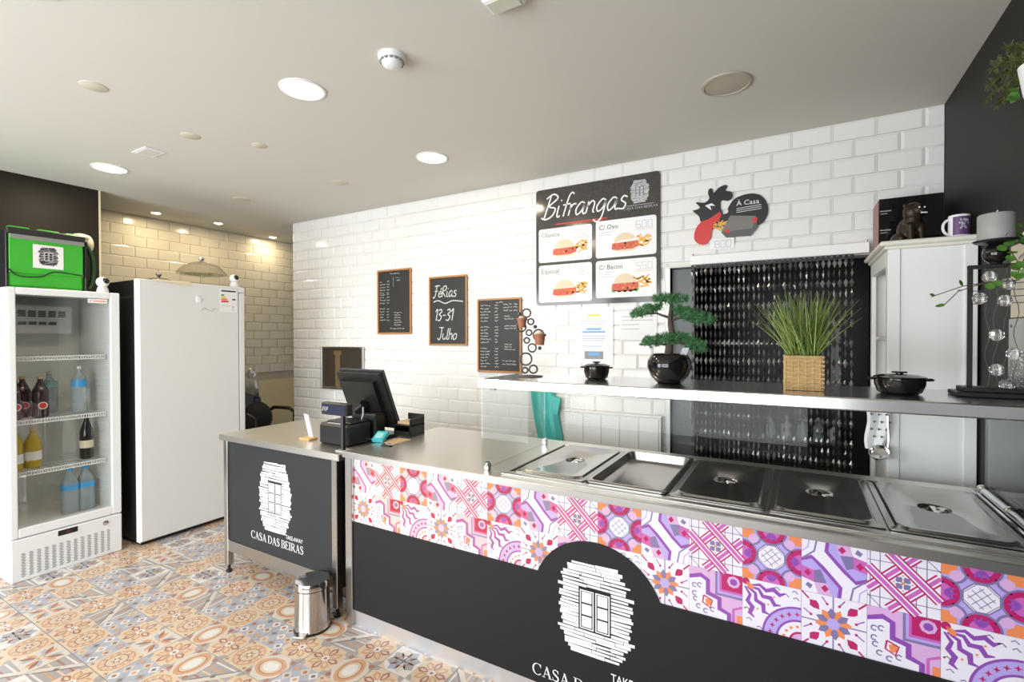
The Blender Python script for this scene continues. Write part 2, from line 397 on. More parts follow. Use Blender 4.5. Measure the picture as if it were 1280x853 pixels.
m = MB(); m.box(-5.72, -1.9, -.01, -4.905, 1.765, CEIL); struct('wall_left_front', m, 'brown_wall')
m = MB(); m.box(-4.91, 1.766, 0, -4.897, 1.776, CEIL - .001); struct('trim_1', m, 'cream')
m = MB(); m.box(-5.605, 1.78, 0, -5.598, 5.1, .968); struct('trim_2', m, 'beige_wall')
m = MB(); m.box(-5.7, 5.1, 0, -4.0, 5.2, CEIL); struct('wall_alcove', m, 'beige_wall')
m = MB()
for a in ((-5.7, 0, -4.9, CEIL), (-4.9, 2.35, -2.6, CEIL), (-2.9, 0, -2.6, 2.35), (-2.6, 2.35, XR, CEIL), (-2.6, 0, .1, .35), (.1, 0, XR, 2.35)):
    m.box(a[0], -1.9, a[1], a[2], -1.78, a[3])
struct('wall_front', m, 'white')
m = MB(); m.box(DX0 - .03, WB - .012, 0, DX0, WB + .13, DZ + .0); m.box(DX1, WB - .012, 0, DX1 + .015, WB + .13, DZ); struct('trim_3', m, 'white')

# --- metro tiles: bevelled, one object each for the largest 300, the far rest in one part
def metro(mb, w, h, d=.009, b=.014, x0=0, z0=0, cl=(0, 0, 1, 1)):
    # local: x right, z up, proud towards -y; cl = which sides keep their bevel (cut tiles lose it)
    x1, z1 = x0 + w, z0 + h; t = .003
    bl, bb, br, bt = [b if c else .0005 for c in cl]
    o = [(x0, z0), (x1, z0), (x1, z1), (x0, z1)]; i = [(x0 + bl, z0 + bb), (x1 - br, z0 + bb), (x1 - br, z1 - bt), (x0 + bl, z1 - bt)]
    V = [(x, 0, z) for x, z in o] + [(x, -t, z) for x, z in o] + [(x, -d, z) for x, z in i]
    F = [(8, 9, 10, 11)]
    for k in range(4):
        j = (k + 1) % 4; F += [(k, j, 4 + j, 4 + k), (4 + k, 4 + j, 8 + j, 8 + k)]
    mb.add(V, F)
PX, PZ, TW, TH = .2015, .1015, .1992, .0992
cells = []
row = 0; z = CEIL - .001
while z > .62:
    off = -.022 + (PX / 2 if row % 2 else 0) - 24 * PX
    for k in range(0, 29):
        a = off + k * PX; b = a + TW; z0, z1 = z - TH, z; ca = cb = 1; ct = 1
        if b < -4.585 or a > XR - .003: continue
        if a < -4.588: a = -4.588; ca = 0
        if b > XR - .002: b = XR - .002; cb = 0
        if z0 < DZ - .002:                              # row crosses the doorway
            if z1 > DZ + .03 and b > DX0 - .03 and a < DX1 + .015: z0 = DZ + .003
            elif z1 > DZ - .1 and z1 <= DZ + .03 or z1 <= DZ:
                L_, R_ = DX0 - .032, DX1 + .017
                if a < L_ < b: b = L_; cb = 0
                elif a < R_ < b: a = R_; ca = 0
                elif a >= L_ and b <= R_: continue
        if b - a < .012: continue
        if a > .34 and z1 < 1.9: continue
        full = abs(b - a - TW) < 1e-4 and abs(z1 - z0 - TH) < 1e-4
        cells.append((a, z0, b - a, z1 - z0, (ca, 1, cb, 1), full))
    z -= PZ; row += 1
cells.sort(key=lambda c: (c[0] + .2) ** 2 * .6 + (c[1] - 1.6) ** 2 * .25)
fm = MB(); metro(fm, TW, TH); full_me = fm.mesh('tile', ['tile'])
rest = MB()
for n_, (a, z0, w, h, cl, full) in enumerate(cells):
    if n_ >= 298:
        t = MB(); metro(t, w, h, cl=cl); rest.add([(p[0] + a, p[1], p[2] + z0) for p in t.v], t.f); continue
    if full: me = full_me
    else: t = MB(); metro(t, w, h, cl=cl); me = t.mesh('tile', ['tile'])
    o = obj('tile', me, wall_back, (a, WB, z0)); o.rotation_euler = (R(random.gauss(0, .12)), 0, R(random.gauss(0, .12)))
rest.build('far_tiles', ['tile'], wall_back, (0, WB, 0), kind='stuff')
fm = MB(); metro(fm, TW, TH, .007, .012)
me = bpy.data.meshes.new('tile'); me = fm.mesh('tile', ['cream_tile'])
row = 0; z = CEIL - .002
while z - TH > .968:
    y = 1.8 + (PX / 2 if row % 2 else 0)
    while y < 4.3:
        if z > 1.8 or y > 2.5:
            o = obj('tile', me, wall_left, (-5.605, y, z - TH)); o.rotation_euler = (R(random.gauss(0, .15)), 0, R(90 + random.gauss(0, .15)))
        y += PX
    z -= PZ; row += 1

# --- floor tiles with a printed patchwork
FP = ['f_cream', 'f_orange', 'f_rust', 'f_grey', 'f_blue', 'f_sand', 'f_navy', 'f_white']
for n_, c in zip(FP, [(214, 200, 184), (206, 138, 84), (150, 80, 58), (152, 142, 140), (158, 162, 180), (218, 188, 152), (82, 82, 92), (230, 224, 216)]):
    M[n_] = mat(n_, srgb(*[x + (228 - x) * .30 for x in c]), .2, noise=.22, nscale=35)
CR, OR, RU, GR, BL, SA, NA, WH = range(8)
def star(mb, cx, cy, n, r0, r1, l, m_, a0=0, ry=1):
    mb.poly([(cx + (r1 if i % 2 == 0 else r0) * cos(pi * i / n + a0), cy + ry * (r1 if i % 2 == 0 else r0) * sin(pi * i / n + a0)) for i in range(2 * n)], l, m_)
def petal(mb, cx, cy, a, r0, r1, w, l, m_):
    u = (cos(a), sin(a)); v = (-u[1], u[0])
    mb.poly([(cx + u[0] * r + v[0] * k, cy + u[1] * r + v[1] * k) for r, k in ((r0, 0), (r0 * .65 + r1 * .35, w * .8), (r0 * .35 + r1 * .65, w), (r1, 0), (r0 * .35 + r1 * .65, -w), (r0 * .65 + r1 * .35, -w * .8))], l, m_)
def fdes(mb, k, x, y, s):
    h = s / 2
    def q(c): return [CR, SA, WH, SA, GR, CR, BL][c]
    mb.rect(x - h, y - h, x + h, y + h, 1, q(k))
    if k == 0:                                      # large oval medallion
        mb.disc(x, y, h * .98, 2, OR, n=20, ry=h * .72); mb.disc(x, y, h * .74, 3, RU, n=20, ry=h * .56); mb.disc(x, y, h * .68, 4, SA, n=20, ry=h * .5); mb.disc(x, y, h * .5, 5, WH, n=20, ry=h * .36)
        for sx in (-1, 1):
            for sy in (-1, 1): mb.poly([(x + sx * h, y + sy * h), (x + sx * h * .4, y + sy * h), (x + sx * h, y + sy * h * .4)], 2, GR); mb.disc(x + sx * h * .8, y + sy * h * .8, h * .16, 3, RU, n=8)
    elif k == 1:                                    # orange blossom
        for i in range(8): petal(mb, x, y, i * pi / 4, h * .18, h * .98, h * .22, 2, OR if i % 2 else RU); petal(mb, x, y, i * pi / 4, h * .3, h * .8, h * .1, 3, SA)
        mb.disc(x, y, h * .24, 4, WH, n=10); mb.disc(x, y, h * .1, 5, RU, n=8)
        for sx in (-1, 1):
            for sy in (-1, 1): mb.disc(x + sx * h, y + sy * h, h * .35, 2, GR, *{(1, 1): (180, 270), (-1, 1): (270, 360), (-1, -1): (0, 90), (1, -1): (90, 180)}[sx, sy], 6)
    elif k == 2:                                    # grey kite star
        for i in range(8):
            a = i * pi / 4 + pi / 8; petal(mb, x, y, a, h * .1, h * 1.0, h * .3, 2, (GR, BL, CR, GR)[i % 4])
        mb.ring(x, y, h * .42, h * .48, 3, RU); star(mb, x, y, 4, h * .12, h * .34, 4, NA)
        for sx, sy in ((-1, -1), (1, 1)): mb.poly([(x + sx * h, y + sy * h), (x + sx * h * .5, y + sy * h), (x + sx * h, y + sy * h * .5)], 3, SA)
    elif k == 3:                                    # small scrolls
        mb.ring(x, y, h * .78, h * .88, 2, OR); mb.ring(x, y, h * .5, h * .56, 2, RU)
        for i in range(12): a = i * pi / 6; mb.ring(x + h * .66 * cos(a), y + h * .66 * sin(a), h * .05, h * .1, 3, RU if i % 2 else OR, n=8)
        star(mb, x, y, 6, h * .14, h * .36, 3, RU); mb.disc(x, y, h * .12, 4, WH, n=8)
        for sx in (-1, 1):
            for sy in (-1, 1): star(mb, x + sx * h * .82, y + sy * h * .82, 4, h * .06, h * .17, 2, RU)
    elif k == 4:                                    # bands and a dark square
        for i in range(-2, 3): mb.poly([(x - h, y + i * h * .4 - h * .1), (x + h, y + i * h * .4 - h * .1 + h * .1), (x + h, y + i * h * .4 + h * .1), (x - h, y + i * h * .4)], 2, (WH, RU, SA, OR, WH)[i + 2])
        mb.poly([(x - h, y - h), (x - h * .6, y - h), (x + h, y + h * .6), (x + h, y + h)], 3, CR); mb.line([(x - h, y - h * .9), (x + h * .9, y + h)], h * .07, 4, NA)
        mb.poly([(x - h * .18, y), (x, y + h * .18), (x + h * .18, y), (x, y - h * .18)], 5, NA)
    elif k == 5:                                    # leaning leaves
        for i in range(4):
            a = i * pi / 2 + pi / 4
            for d, c in ((-.35, OR), (0, RU), (.35, BL)): petal(mb, x, y, a + d, h * .2, h * 1.12 if d == 0 else h * .95, h * .13, 2, c)
        mb.disc(x, y, h * .2, 3, OR, n=10); mb.disc(x, y, h * .1, 4, WH, n=8)
    else:                                           # blue lattice of lozenges
        for i in range(-1, 2):
            for j in range(-1, 2):
                X, Y = x + i * h * .66, y + j * h * .66; r = h * .31
                mb.poly([(X - r, Y), (X, Y + r), (X + r, Y), (X, Y - r)], 2, (WH, GR, SA)[(i + j) % 3]); mb.poly([(X - r * .5, Y), (X, Y + r * .5), (X + r * .5, Y), (X, Y - r * .5)], 3, (OR, RU, NA)[(i * 2 + j) % 3])
FT = .33; ftm = []
for v_ in range(6):
    t = MB(); t.box(-.1635, -.1635, -.009, .1635, .1635, 0, 0); t.frame((0, 0, 0), *UP)
    rg = random.Random(v_ + 20); ks = [rg.sample(range(7), 4), [v_ % 7, (v_ + 3) % 7, (v_ + 5) % 7, (v_ + 1) % 7]][v_ % 2]
    for i, k in enumerate(ks): fdes(t, k, (-.0815 if i % 2 == 0 else .0815), (-.0815 if i < 2 else .0815), .163)
    ftm.append(t.mesh('tile', FP))
for i in range(-13, 8):
    for j in range(-3, 5):
        x, y = -1.645 + FT * (i + .5), 1.605 + FT * (j - .5)
        if x > .45 or x < -4.98: continue
        if y > 2.0 and x > -2.6: continue
        o = obj('tile', random.choice(ftm), floor, (x, y, 0)); o.rotation_euler.z = random.randrange(4) * pi / 2

# --- kitchen seen through the doorway
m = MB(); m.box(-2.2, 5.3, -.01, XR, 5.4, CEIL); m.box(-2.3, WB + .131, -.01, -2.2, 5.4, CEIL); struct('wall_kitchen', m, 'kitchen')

# ------------------------------------------------------------------ ceiling fittings
def lamp(x, y, r, where):
    t = thing('downlight', (x, y, CEIL), 'round flush downlight glowing warm ' + where, 'ceiling light', 'round glowing downlights')
    m = MB(); m.lathe([(r * 1.12, 0), (r * 1.12, -.004), (r, -.007), (r * .97, -.002)], n=32); m.build('trim_ring', ['white'], t)
    m = MB(); m.lathe([(r * .97, -.003), (r * .5, -.0045), (0, -.005)], n=32); m.build('diffuser', ['lamp'], t)
    area('downlight_beam', (x, y, CEIL - .012), (0, 0, 0), r * 1.9, r * 1.9, 7, (1, .84, .6), 'DISK')
lamp(-2.06, 1.547, .095, 'nearest the smoke detector')
lamp(-2.103, 2.568, .095, 'close to the white tiled wall')
lamp(-4.19, 1.575, .095, 'above the glass-door fridge')
lamp(-2.22, .60, .095, 'at the top edge of the photo')
for x, y, w in ((-5.313, 2.36, 'above the freezer, left of its twin'), (-5.24, 2.906, 'above the glass dome on the freezer'), (-5.42, 3.643, 'deepest in the alcove by the wall end')):
    t = thing('spotlight', (x, y, CEIL), 'tiny bright recessed spotlight ' + w, 'spotlight', 'alcove spotlights')
    m = MB(); m.lathe([(.048, 0), (.048, -.004), (.038, -.006), (.036, -.001)], n=20); m.build('trim_ring', ['white'], t)
    m = MB(); m.lathe([(.036, -.004), (.02, -.010), (0, -.012)], n=20); m.build('bulb', ['spot'], t)
    area('spotlight_beam', (x, y, CEIL - .01), (0, 0, 0), .05, .05, 8, (1, .83, .58), 'DISK')
def cover(x, y, r, lab, g='round blank covers on the ceiling'):
    m = MB(); m.lathe([(r, 0), (r, -.0015), (r * .95, -.003), (0, -.0035)], n=28)
    m.build('ceiling_cover', [mat('cover_paint', (.64, .59, .47), .6)], None, (x, y, CEIL), lab, 'ceiling cover', g)
cover(-2.89, 1.026, .055, 'small round cream cover on the ceiling, first of them from the left edge')
cover(-3.11, 1.566, .05, 'small round cream cover on the ceiling beside the rectangular vent')
cover(-2.898, 1.861, .045, 'small round cream cover midway between the vent and the big glowing downlight')
cover(-4.156, 2.503, .07, 'round pale cover on the ceiling before the alcove, beneath the pair of spotlights')
cover(-3.05, 2.62, .06, 'faint round cover on the ceiling near the tiled wall')
t = thing('ceiling_speaker', (-.289, 2.528, CEIL), 'large round beige ceiling speaker above the rooster sign', 'speaker')
m = MB(); m.lathe([(.112, 0), (.112, -.006), (.1, -.009), (.098, -.004)], n=36); m.build('rim', [mat('speaker_rim', (.45, .41, .33), .6)], t)
m = MB(); m.lathe([(.098, -.005), (.05, -.008), (0, -.009)], n=36); m.build('grille', [mat('speaker_cloth', (.50, .45, .35), .9, bump=.5, nscale=400)], t)
t = thing('smoke_detector', (-1.489, 1.556, CEIL), 'white domed smoke detector on the ceiling', 'smoke detector')
m = MB(); m.lathe([(.058, 0), (.058, -.012), (.05, -.022)], n=28); m.build('base', ['white'], t)
m = MB(); m.lathe([(.046, -.022), (.044, -.03), (.038, -.042), (.02, -.05), (0, -.052)], n=28); m.build('dome', ['white'], t)
m = MB()
for k in range(14):
    a = 2 * pi * k / 14; m.obox((.0475 * cos(a), .0475 * sin(a), -.027), (.004 * cos(a), .004 * sin(a), 0), (-.006 * sin(a), .006 * cos(a), 0), (0, 0, .003))
m.build('vent_slots', ['grey'], t, kind='stuff')
t = thing('emergency_light', (-.885, 1.475, CEIL), 'white rectangular box fitting at the top edge of the ceiling', 'emergency light')
m = MB(); m.box(-.07, -.045, -.03, .07, .045, 0, 0, .008); m.build('housing', ['white'], t)
m = MB(); m.box(-.058, -.033, -.036, .058, .033, -.03, 0, .003); m.build('lens', [mat('pale_lens', (.62, .62, .5), .3)], t)
t = thing('ceiling_vent', (-3.609, 1.565, CEIL), 'small rectangular white vent flush with the ceiling', 'vent')
m = MB(); m.box(-.09, -.06, -.006, .09, .06, 0, 0, .003); m.build('frame', ['white'], t)
m = MB(); m.box(-.07, -.042, -.008, .07, .042, -.006); m.build('slot_plate', ['ceiling'], t)

# ================================================================== counters
TOP = .903
# --- printed patchwork tiles on the serving counter
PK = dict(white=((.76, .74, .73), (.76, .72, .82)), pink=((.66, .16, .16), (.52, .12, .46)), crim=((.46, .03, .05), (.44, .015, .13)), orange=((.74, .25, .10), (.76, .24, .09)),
          lilac=((.58, .42, .52), (.42, .34, .74)), purp=((.40, .12, .26), (.25, .07, .40)), greyv=((.30, .26, .28), (.20, .16, .34)), pale=((.70, .48, .42), (.62, .38, .66)))  # each ink paired: tone under the warm light, tone away from it
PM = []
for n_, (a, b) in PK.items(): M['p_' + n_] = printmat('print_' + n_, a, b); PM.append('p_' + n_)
WHt, PI_, CRm, ORg, LI, PU, GV, PA = range(8)
def half(mb, x, y, r, side, l, m_):
    a = {'b': 0, 'r': 90, 't': 180, 'l': 270}[side]; P = [(x + r * cos(R(a + 180 * i / 12)), y + r * sin(R(a + 180 * i / 12))) for i in range(13)]; mb.poly(P, l, m_)
def pdes(mb, k):
    rc = lambda *a: mb.rect(*a)
    if k == 0:      # rosette
        rc(-.5, -.5, .5, .5, 1, LI)
        for sx in (-1, 1):
            for sy in (-1, 1):
                rc(sx * .5, sy * .5, sx * .3, sy * .3, 2, ORg); mb.disc(sx * .3, sy * .3, .1, 3, PA, n=10); mb.ring(sx * .36, sy * .36, .16, .2, 4, GV, n=12, a0={(1, 1): 180, (-1, 1): 270, (-1, -1): 0, (1, -1): 90}[sx, sy], a1={(1, 1): 270, (-1, 1): 360, (-1, -1): 90, (1, -1): 180}[sx, sy])
        for s_, x, y in (('b', 0, -.5), ('t', 0, .5), ('l', -.5, 0), ('r', .5, 0)):
            half(mb, x, y, .27, s_, 3, GV); half(mb, x, y, .24, s_, 4, CRm); half(mb, x, y, .15, s_, 5, PI_)
            for d in (-.08, 0, .08): petal(mb, x, y, {'b': pi / 2, 't': -pi / 2, 'l': 0, 'r': pi}[s_] + d * 6, .02, .2, .03, 6, PU)
        mb.poly([(.26 * cos(R(22.5 + 45 * i)), .26 * sin(R(22.5 + 45 * i))) for i in range(8)], 4, GV)
        mb.poly([(.235 * cos(R(22.5 + 45 * i)), .235 * sin(R(22.5 + 45 * i))) for i in range(8)], 5, WHt)
        for t in (-.14, -.07, 0, .07, .14):
            e = .2 - abs(t) * .5; mb.line([(t - e * .6, t * -1 - e * .6), (t + e * .6, -t + e * .6)], .012, 6, GV); mb.line([(t - e * .6, t + e * .6), (t + e * .6, t - e * .6)], .012, 6, GV)
    elif k == 1:    # boxed hexagons with a white diagonal
        rc(-.5, -.5, .5, .5, 1, WHt)
        for sg in (1, -1):
            T = lambda P: [(sg * x, sg * y) for x, y in P]
            mb.poly(T([(-.12, .5), (.5, .5), (.5, -.12), (.34, -.2), (.14, -.02), (-.14, .3)]), 2, PU)
            mb.poly(T([(-.06, .5), (.5, .5), (.5, -.06), (.34, -.13), (.19, .02), (-.08, .32)]), 3, LI)
            mb.poly(T([(.02, .5), (.24, .5), (.3, .3), (.1, .28)]), 4, PA); mb.poly(T([(.3, .3), (.5, .24), (.5, .02), (.3, .08)]), 4, PI_)
            mb.poly(T([(.24, .5), (.5, .5), (.5, .24), (.3, .3)]), 4, WHt); mb.poly(T([(.1, .28), (.3, .3), (.3, .08), (.2, .04)]), 4, GV)
            for x, y in ((.13, .38), (.4, .14)): mb.poly(T([(x - .06, y), (x, y + .07), (x + .06, y), (x, y - .07)]), 5, CRm)
            mb.poly(T([(.36, .44), (.44, .38), (.4, .32), (.32, .36)]), 5, GV)
            mb.line(T([(-.5, .1), (-.3, .28), (-.26, .5)]), .03, 3, GV); mb.line(T([(-.5, .24), (-.4, .34), (-.38, .5)]), .02, 3, LI)
    elif k == 2:    # woven bands with a four-leaf cross
        rc(-.5, -.5, .5, .5, 1, WHt)
        for t in (-.32, .32):
            for a, b in (((t, -.5), (t, .5)), ((-.5, t), (.5, t)), ((t - .14, -.5), (t - .14, .5))): mb.line([a, b], .014, 2, GV)
        mb.line([(-.5, -.3), (-.3, -.5)], .014, 2, GV); mb.line([(.5, .3), (.3, .5)], .014, 2, GV)
        for c in (-.3, .3):
            for sg, l in ((1, 3), (-1, 6)):
                e = .5 - abs(c) / 2
                A = [(c / 2 - e, -sg * c / 2 - sg * e), (c / 2 + e, -sg * c / 2 + sg * e)]
                mb.line(A, .17, l, CRm); mb.line(A, .115, l + 1, WHt); mb.line(A, .065, l + 2, PI_)
        for i in range(4): petal(mb, 0, 0, i * pi / 2 + pi / 4, .02, .13, .06, 9, GV)
        for i in range(4): mb.disc(.13 * cos(i * pi / 2), .13 * sin(i * pi / 2), .014, 9, ORg, n=8)
        mb.disc(0, 0, .025, 10, ORg, n=8)
    elif k == 3:    # sunburst and leaf sprays
        rc(-.5, -.5, .5, .5, 1, WHt); mb.line([(-.5, 0), (.5, 0)], .022, 2, GV); mb.line([(0, -.5), (0, .5)], .022, 2, GV)
        for sx in (-1, 1):
            for sy in (-1, 1):
                a = math.atan2(sy, sx); petal(mb, 0, 0, a, .3, .52, .075, 3, CRm); mb.line([(sx * .38, sy * .38), (sx * .5, sy * .5)], .03, 3, CRm)
                for d in (1, -1):
                    q = a + d * .42; mb.line([(.5 * cos(q), .5 * sin(q)), (.36 * cos(q + d * .1), .36 * sin(q + d * .1))], .02, 3, PU); mb.disc(.36 * cos(q + d * .1), .36 * sin(q + d * .1), .025, 4, CRm, n=8)
        for i in range(12): petal(mb, 0, 0, i * pi / 6 + .13, .06, .29, .06, 4 + i % 2, (ORg, GV)[i % 2] if i % 2 else ORg)
        mb.disc(0, 0, .1, 7, LI, n=12)
    elif k == 4:    # stepped frames
        rc(-.5, -.5, .5, .5, 1, PA); mb.poly([(-.5, -.5), (-.5, .32), (-.28, .4), (-.1, .3), (-.1, .05), (.12, -.02), (.12, -.22), (.3, -.3), (.3, -.5)], 2, PU)
        mb.poly([(-.5, -.5), (-.5, .24), (-.28, .31), (-.18, .26), (-.18, -.02), (.04, -.08), (.04, -.28), (.22, -.34), (.22, -.5)], 3, WHt)
        for i, c in enumerate((GV, LI, PI_, CRm)): rc(0 + i * .04, .02 + i * .045, .5, .5, 4 + i, c)
        mb.disc(.34, .35, .12, 8, PA, n=8); mb.disc(.34, .35, .07, 9, PU, n=8)
        for x, y in ((-.4, .12), (-.3, .14), (-.4, -.05), (-.32, -.3), (-.18, -.36), (-.05, -.3), (-.38, -.16)): mb.ring(x, y, .03, .055, 4, GV, n=8, a0=30, a1=310)
        mb.poly([(-.2, -.12), (-.08, -.08), (-.06, -.2), (-.16, -.26)], 4, ORg); mb.line([(-.22, -.05), (-.05, -.12), (-.1, -.28), (-.24, -.2), (-.22, -.05)], .03, 5, CRm)
        mb.line([(.34, -.5), (.34, -.2), (.5, -.12)], .05, 3, PI_); rc(.4, -.5, .5, -.3, 3, ORg)
    else:           # fan rays and a ringed quarter
        rc(-.5, -.5, .5, .5, 1, WHt)
        for i, a in enumerate((-8, -30, -55, -80)):
            q = R(a); P = [(-.44 + .8 * t * cos(q) + .035 * (-1) ** j * sin(q), .42 + .8 * t * sin(q) - .035 * (-1) ** j * cos(q)) for j, t in enumerate([.1, .3, .45, .6, .75, .85])]
            mb.line(P, .07, 2, PU, [.03, .06, .08, .09, .08, .02])
            mb.disc(-.44 + .52 * cos(q - .2), .42 + .52 * sin(q - .2), .02, 2, ORg, n=6)
        mb.disc(-.44, .44, .07, 3, CRm, n=8); petal(mb, -.44, .44, R(-45), 0, .2, .05, 3, ORg)
        for r, c, l in ((.66, PU, 4), (.62, LI, 5), (.42, PU, 6), (.38, WHt, 7), (.2, CRm, 9), (.16, PA, 10)): mb.disc(.5, -.5, r, l, c, 90, 180, n=14)
        for i in range(6):
            a = R(97 + i * 15); star(mb, .5 + .52 * cos(a), -.5 + .52 * sin(a), 4, .02, .055, 7, CRm)
        for i in range(4): a = R(102 + i * 22); mb.disc(.5 + .29 * cos(a), -.5 + .29 * sin(a), .03, 8, ORg, n=6)
        for x, y in ((.1, .42), (.25, .33), (.42, .3), (.4, .42), (-.42, -.1), (-.38, -.3), (-.2, -.42)): mb.line([(x - .05, y), (x, y + .03), (x + .05, y - .02)], .02, 2, GV)
sc = thing('serving_counter', (0, 1.755, 0), 'long steel serving counter with patchwork tile front, black arch panel and glass screen', 'counter')
def part(mb, name, mats, parent, **k):   # world-space mesh hung under a thing
    o = mb.build(name, mats, parent, **k); o.location = Vector((0, 0, 0)) - parent.matrix_basis.to_translation() if parent.parent is None else (0, 0, 0); return o
XL = -2.035
m = MB(); m.box(XL + .045, 1.79, .06, .64, 2.5, .6, 0); m.box(XL, 2.5, .05, .64, 2.52, .86); m.box(XL + .045, 1.79, .6, .64, 1.8, .87); part(m, 'body', ['steel_dark'], sc)
m = MB()
for a in ((XL, 1.752, -1.10, 2.55), (.585, 1.752, .645, 2.55), (-1.10, 1.752, .585, 1.862), (-1.10, 2.462, .585, 2.55)): m.box(a[0], a[1], TOP - .028, a[2], a[3], TOP, 0, .003)
part(m, 'worktop', ['steel_top'], sc)
m = MB(); m.box(XL, 1.748, TOP - .03, .645, 1.752, TOP - .001, 0, .001); m.box(-1.10, 1.80, TOP, .585, 1.822, TOP + .006, 0, .002); part(m, 'front_lip', ['steel'], sc)
m = MB(); m.box(-1.10, 1.862, .74, .585, 2.462, .75); m.box(-1.10, 1.858, .75, .585, 1.862, .876); m.box(-1.10, 2.462, .75, .585, 2.466, .876)
m.box(-1.104, 1.858, .75, -1.10, 2.466, .876); m.box(.585, 1.858, .75, .589, 2.466, .876); part(m, 'well', ['steel_dark'], sc)
PB = [-1.075 + .33 * k for k in range(6)]
for x in PB:
    m = MB(); m.box(x - .006, 1.862, TOP - .02, x + .006, 2.462, TOP - .001, 0, .002); part(m, 'divider_bar', ['steel'], sc)
m = MB(); m.box(XL, 1.765, 0, XL + .048, 1.80, TOP - .03, 0, .003); part(m, 'post', ['steel'], sc)
m = MB(); m.box(XL + .048, 1.783, 0, .64, 1.79, .078); part(m, 'plinth', [mat('plinth_steel', (.70, .70, .72), .35, .9)], sc)
m = MB(); out = [(XL + .048, .078), (.64, .078), (.64, .537)]
for i in range(25):
    a0 = math.atan2(.537 - .438, .247); a = a0 + (pi - 2 * a0) * i / 24; out.append((-.667 + .266 * cos(a), .438 + .266 * sin(a)))
out.append((XL + .048, .537)); k = len(out)
m.add([(x, 1.776, z) for x, z in out] + [(x, 1.783, z) for x, z in out], [tuple(range(k)), tuple(range(k, 2 * k))] + [(i, (i + 1) % k, k + (i + 1) % k, k + i) for i in range(k)])
part(m, 'front_panel', ['panel'], sc)
tms = []
for d in range(6):
    t = MB(); t.box(-.0838, -.0838, 0, .0838, .0838, -.004, 0)
    t.v = [(x, -z * 1 - 0, y) for x, y, z in t.v]; t.v = [(x, abs(y), z) for x, y, z in t.v]
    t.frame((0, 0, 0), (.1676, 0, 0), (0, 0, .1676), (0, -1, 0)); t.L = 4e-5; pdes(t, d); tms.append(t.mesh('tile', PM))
for k in range(-13, 4):
    for r_, z in ((0, .7815), (1, .613)):
        d = [(0, 1, 2), (5, 3, 4)][r_][(k + 1) % 3]
        x = -.0675 + .1685 * (k + 1)
        if x - .084 < XL - .01 or x + .084 > .66: continue
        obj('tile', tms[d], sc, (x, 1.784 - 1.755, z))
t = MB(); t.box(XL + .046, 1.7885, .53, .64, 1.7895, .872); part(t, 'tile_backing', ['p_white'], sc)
m = MB().frame((0, 1.776, 0), *FRONT); logo_into(m, -.667, .44, .30, .36, 1); part(m, 'house_logo', ['paper', 'panel'], sc)
m = MB().frame((0, 1.776, 0), *FRONT); serif_into(m, 'CASA DAS BEIRAS', .046, -.936, .110, .54, 1); part(m, 'lettering', ['paper'], sc)
m = MB().frame((0, 1.776, 0), *FRONT); text_into(m, 'TAKE-AWAY', .048, -.602, .19, 1, width=.20); part(m, 'lettering', ['paper'], sc)
m = MB(); m.box(-1.222, 1.80, 1.27, .65, 2.22, 1.31, 0, .004); part(m, 'top_shelf', [mat('shelf_steel', (.86, .86, .87), .19, 1, noise=.1, nscale=14)], sc)
m = MB(); m.box(-1.212, 1.815, TOP, -1.204, 2.44, 1.27); part(m, 'glass_panel', ['glass'], sc, label='clear glass end panel nearest the till')
m = MB(); m.box(.606, 1.815, TOP + .02, .614, 2.44, 1.27); part(m, 'glass_panel', ['glass'], sc, label='clear glass end panel by the dark wall')
m = MB(); m.box(-1.20, 1.806, TOP + .008, .59, 1.81, 1.27); part(m, 'glass_panel', [glass('front_glass', (.97, .98, .98), 0, 1.2)], sc, label='clear glass front panel')
for x, y in ((-1.19, 1.832), (-1.19, 2.41)):
    m = MB(); m.box(x - .012, y - .012, TOP, x + .012, y + .012, TOP + .035, 0, .003); m.cyl((x, y - .016, TOP + .02), (x, y - .012, TOP + .02), .006); part(m, 'glass_clamp', ['chrome'], sc)
for x in (-1.17, -1.15): m = MB(); m.cyl((x, 1.83, 1.262), (x, 1.83, 1.27), .005); part(m, 'screw', ['black'], sc)
m = MB(); m.cyl((.592, 1.86, TOP + .03), (.592, 2.43, TOP + .03), .012); m.box(.578, 1.86, TOP, .61, 2.43, TOP + .016, 0, .004)
for k in range(3): m.ball((.592, 1.88 + k * .26, TOP + .034), .016)
part(m, 'glass_rail', ['chrome'], sc)
# --- pan lids and the open tray
def rr_pts(hx, hy, r, n=5, e=6):
    P = []
    for cx, cy, a0 in ((hx - r, hy - r, 0), (-hx + r, hy - r, 90), (-hx + r, -hy + r, 180), (hx - r, -hy + r, 270)):
        P += [(cx + r * cos(R(a0 + 90 * i / n)), cy + r * sin(R(a0 + 90 * i / n))) for i in range(n + 1)]
        a, b = P[-1], {0: (-hx + r, hy), 90: (-hx, -hy + r), 180: (hx - r, -hy), 270: (hx, hy - r)}[a0]
        P += [(a[0] + (b[0] - a[0]) * k / e, a[1] + (b[1] - a[1]) * k / e) for k in range(1, e)]
    return P
HX, HY = .161, .296
def loft(mb, rings, m_=0, cap=True):
    n = len(rings[0]); V = [p for r_ in rings for p in r_]; F = []
    for j in range(len(rings) - 1):
        for i in range(n): F.append((j * n + i, j * n + (i + 1) % n, (j + 1) * n + (i + 1) % n, (j + 1) * n + i))
    if cap: F.append(tuple(range((len(rings) - 1) * n, len(rings) * n)))
    mb.add(V, F, m_, True)
def rr3(hx, hy, r, z): return [(x, y, z) for x, y in rr_pts(hx, hy, r)]
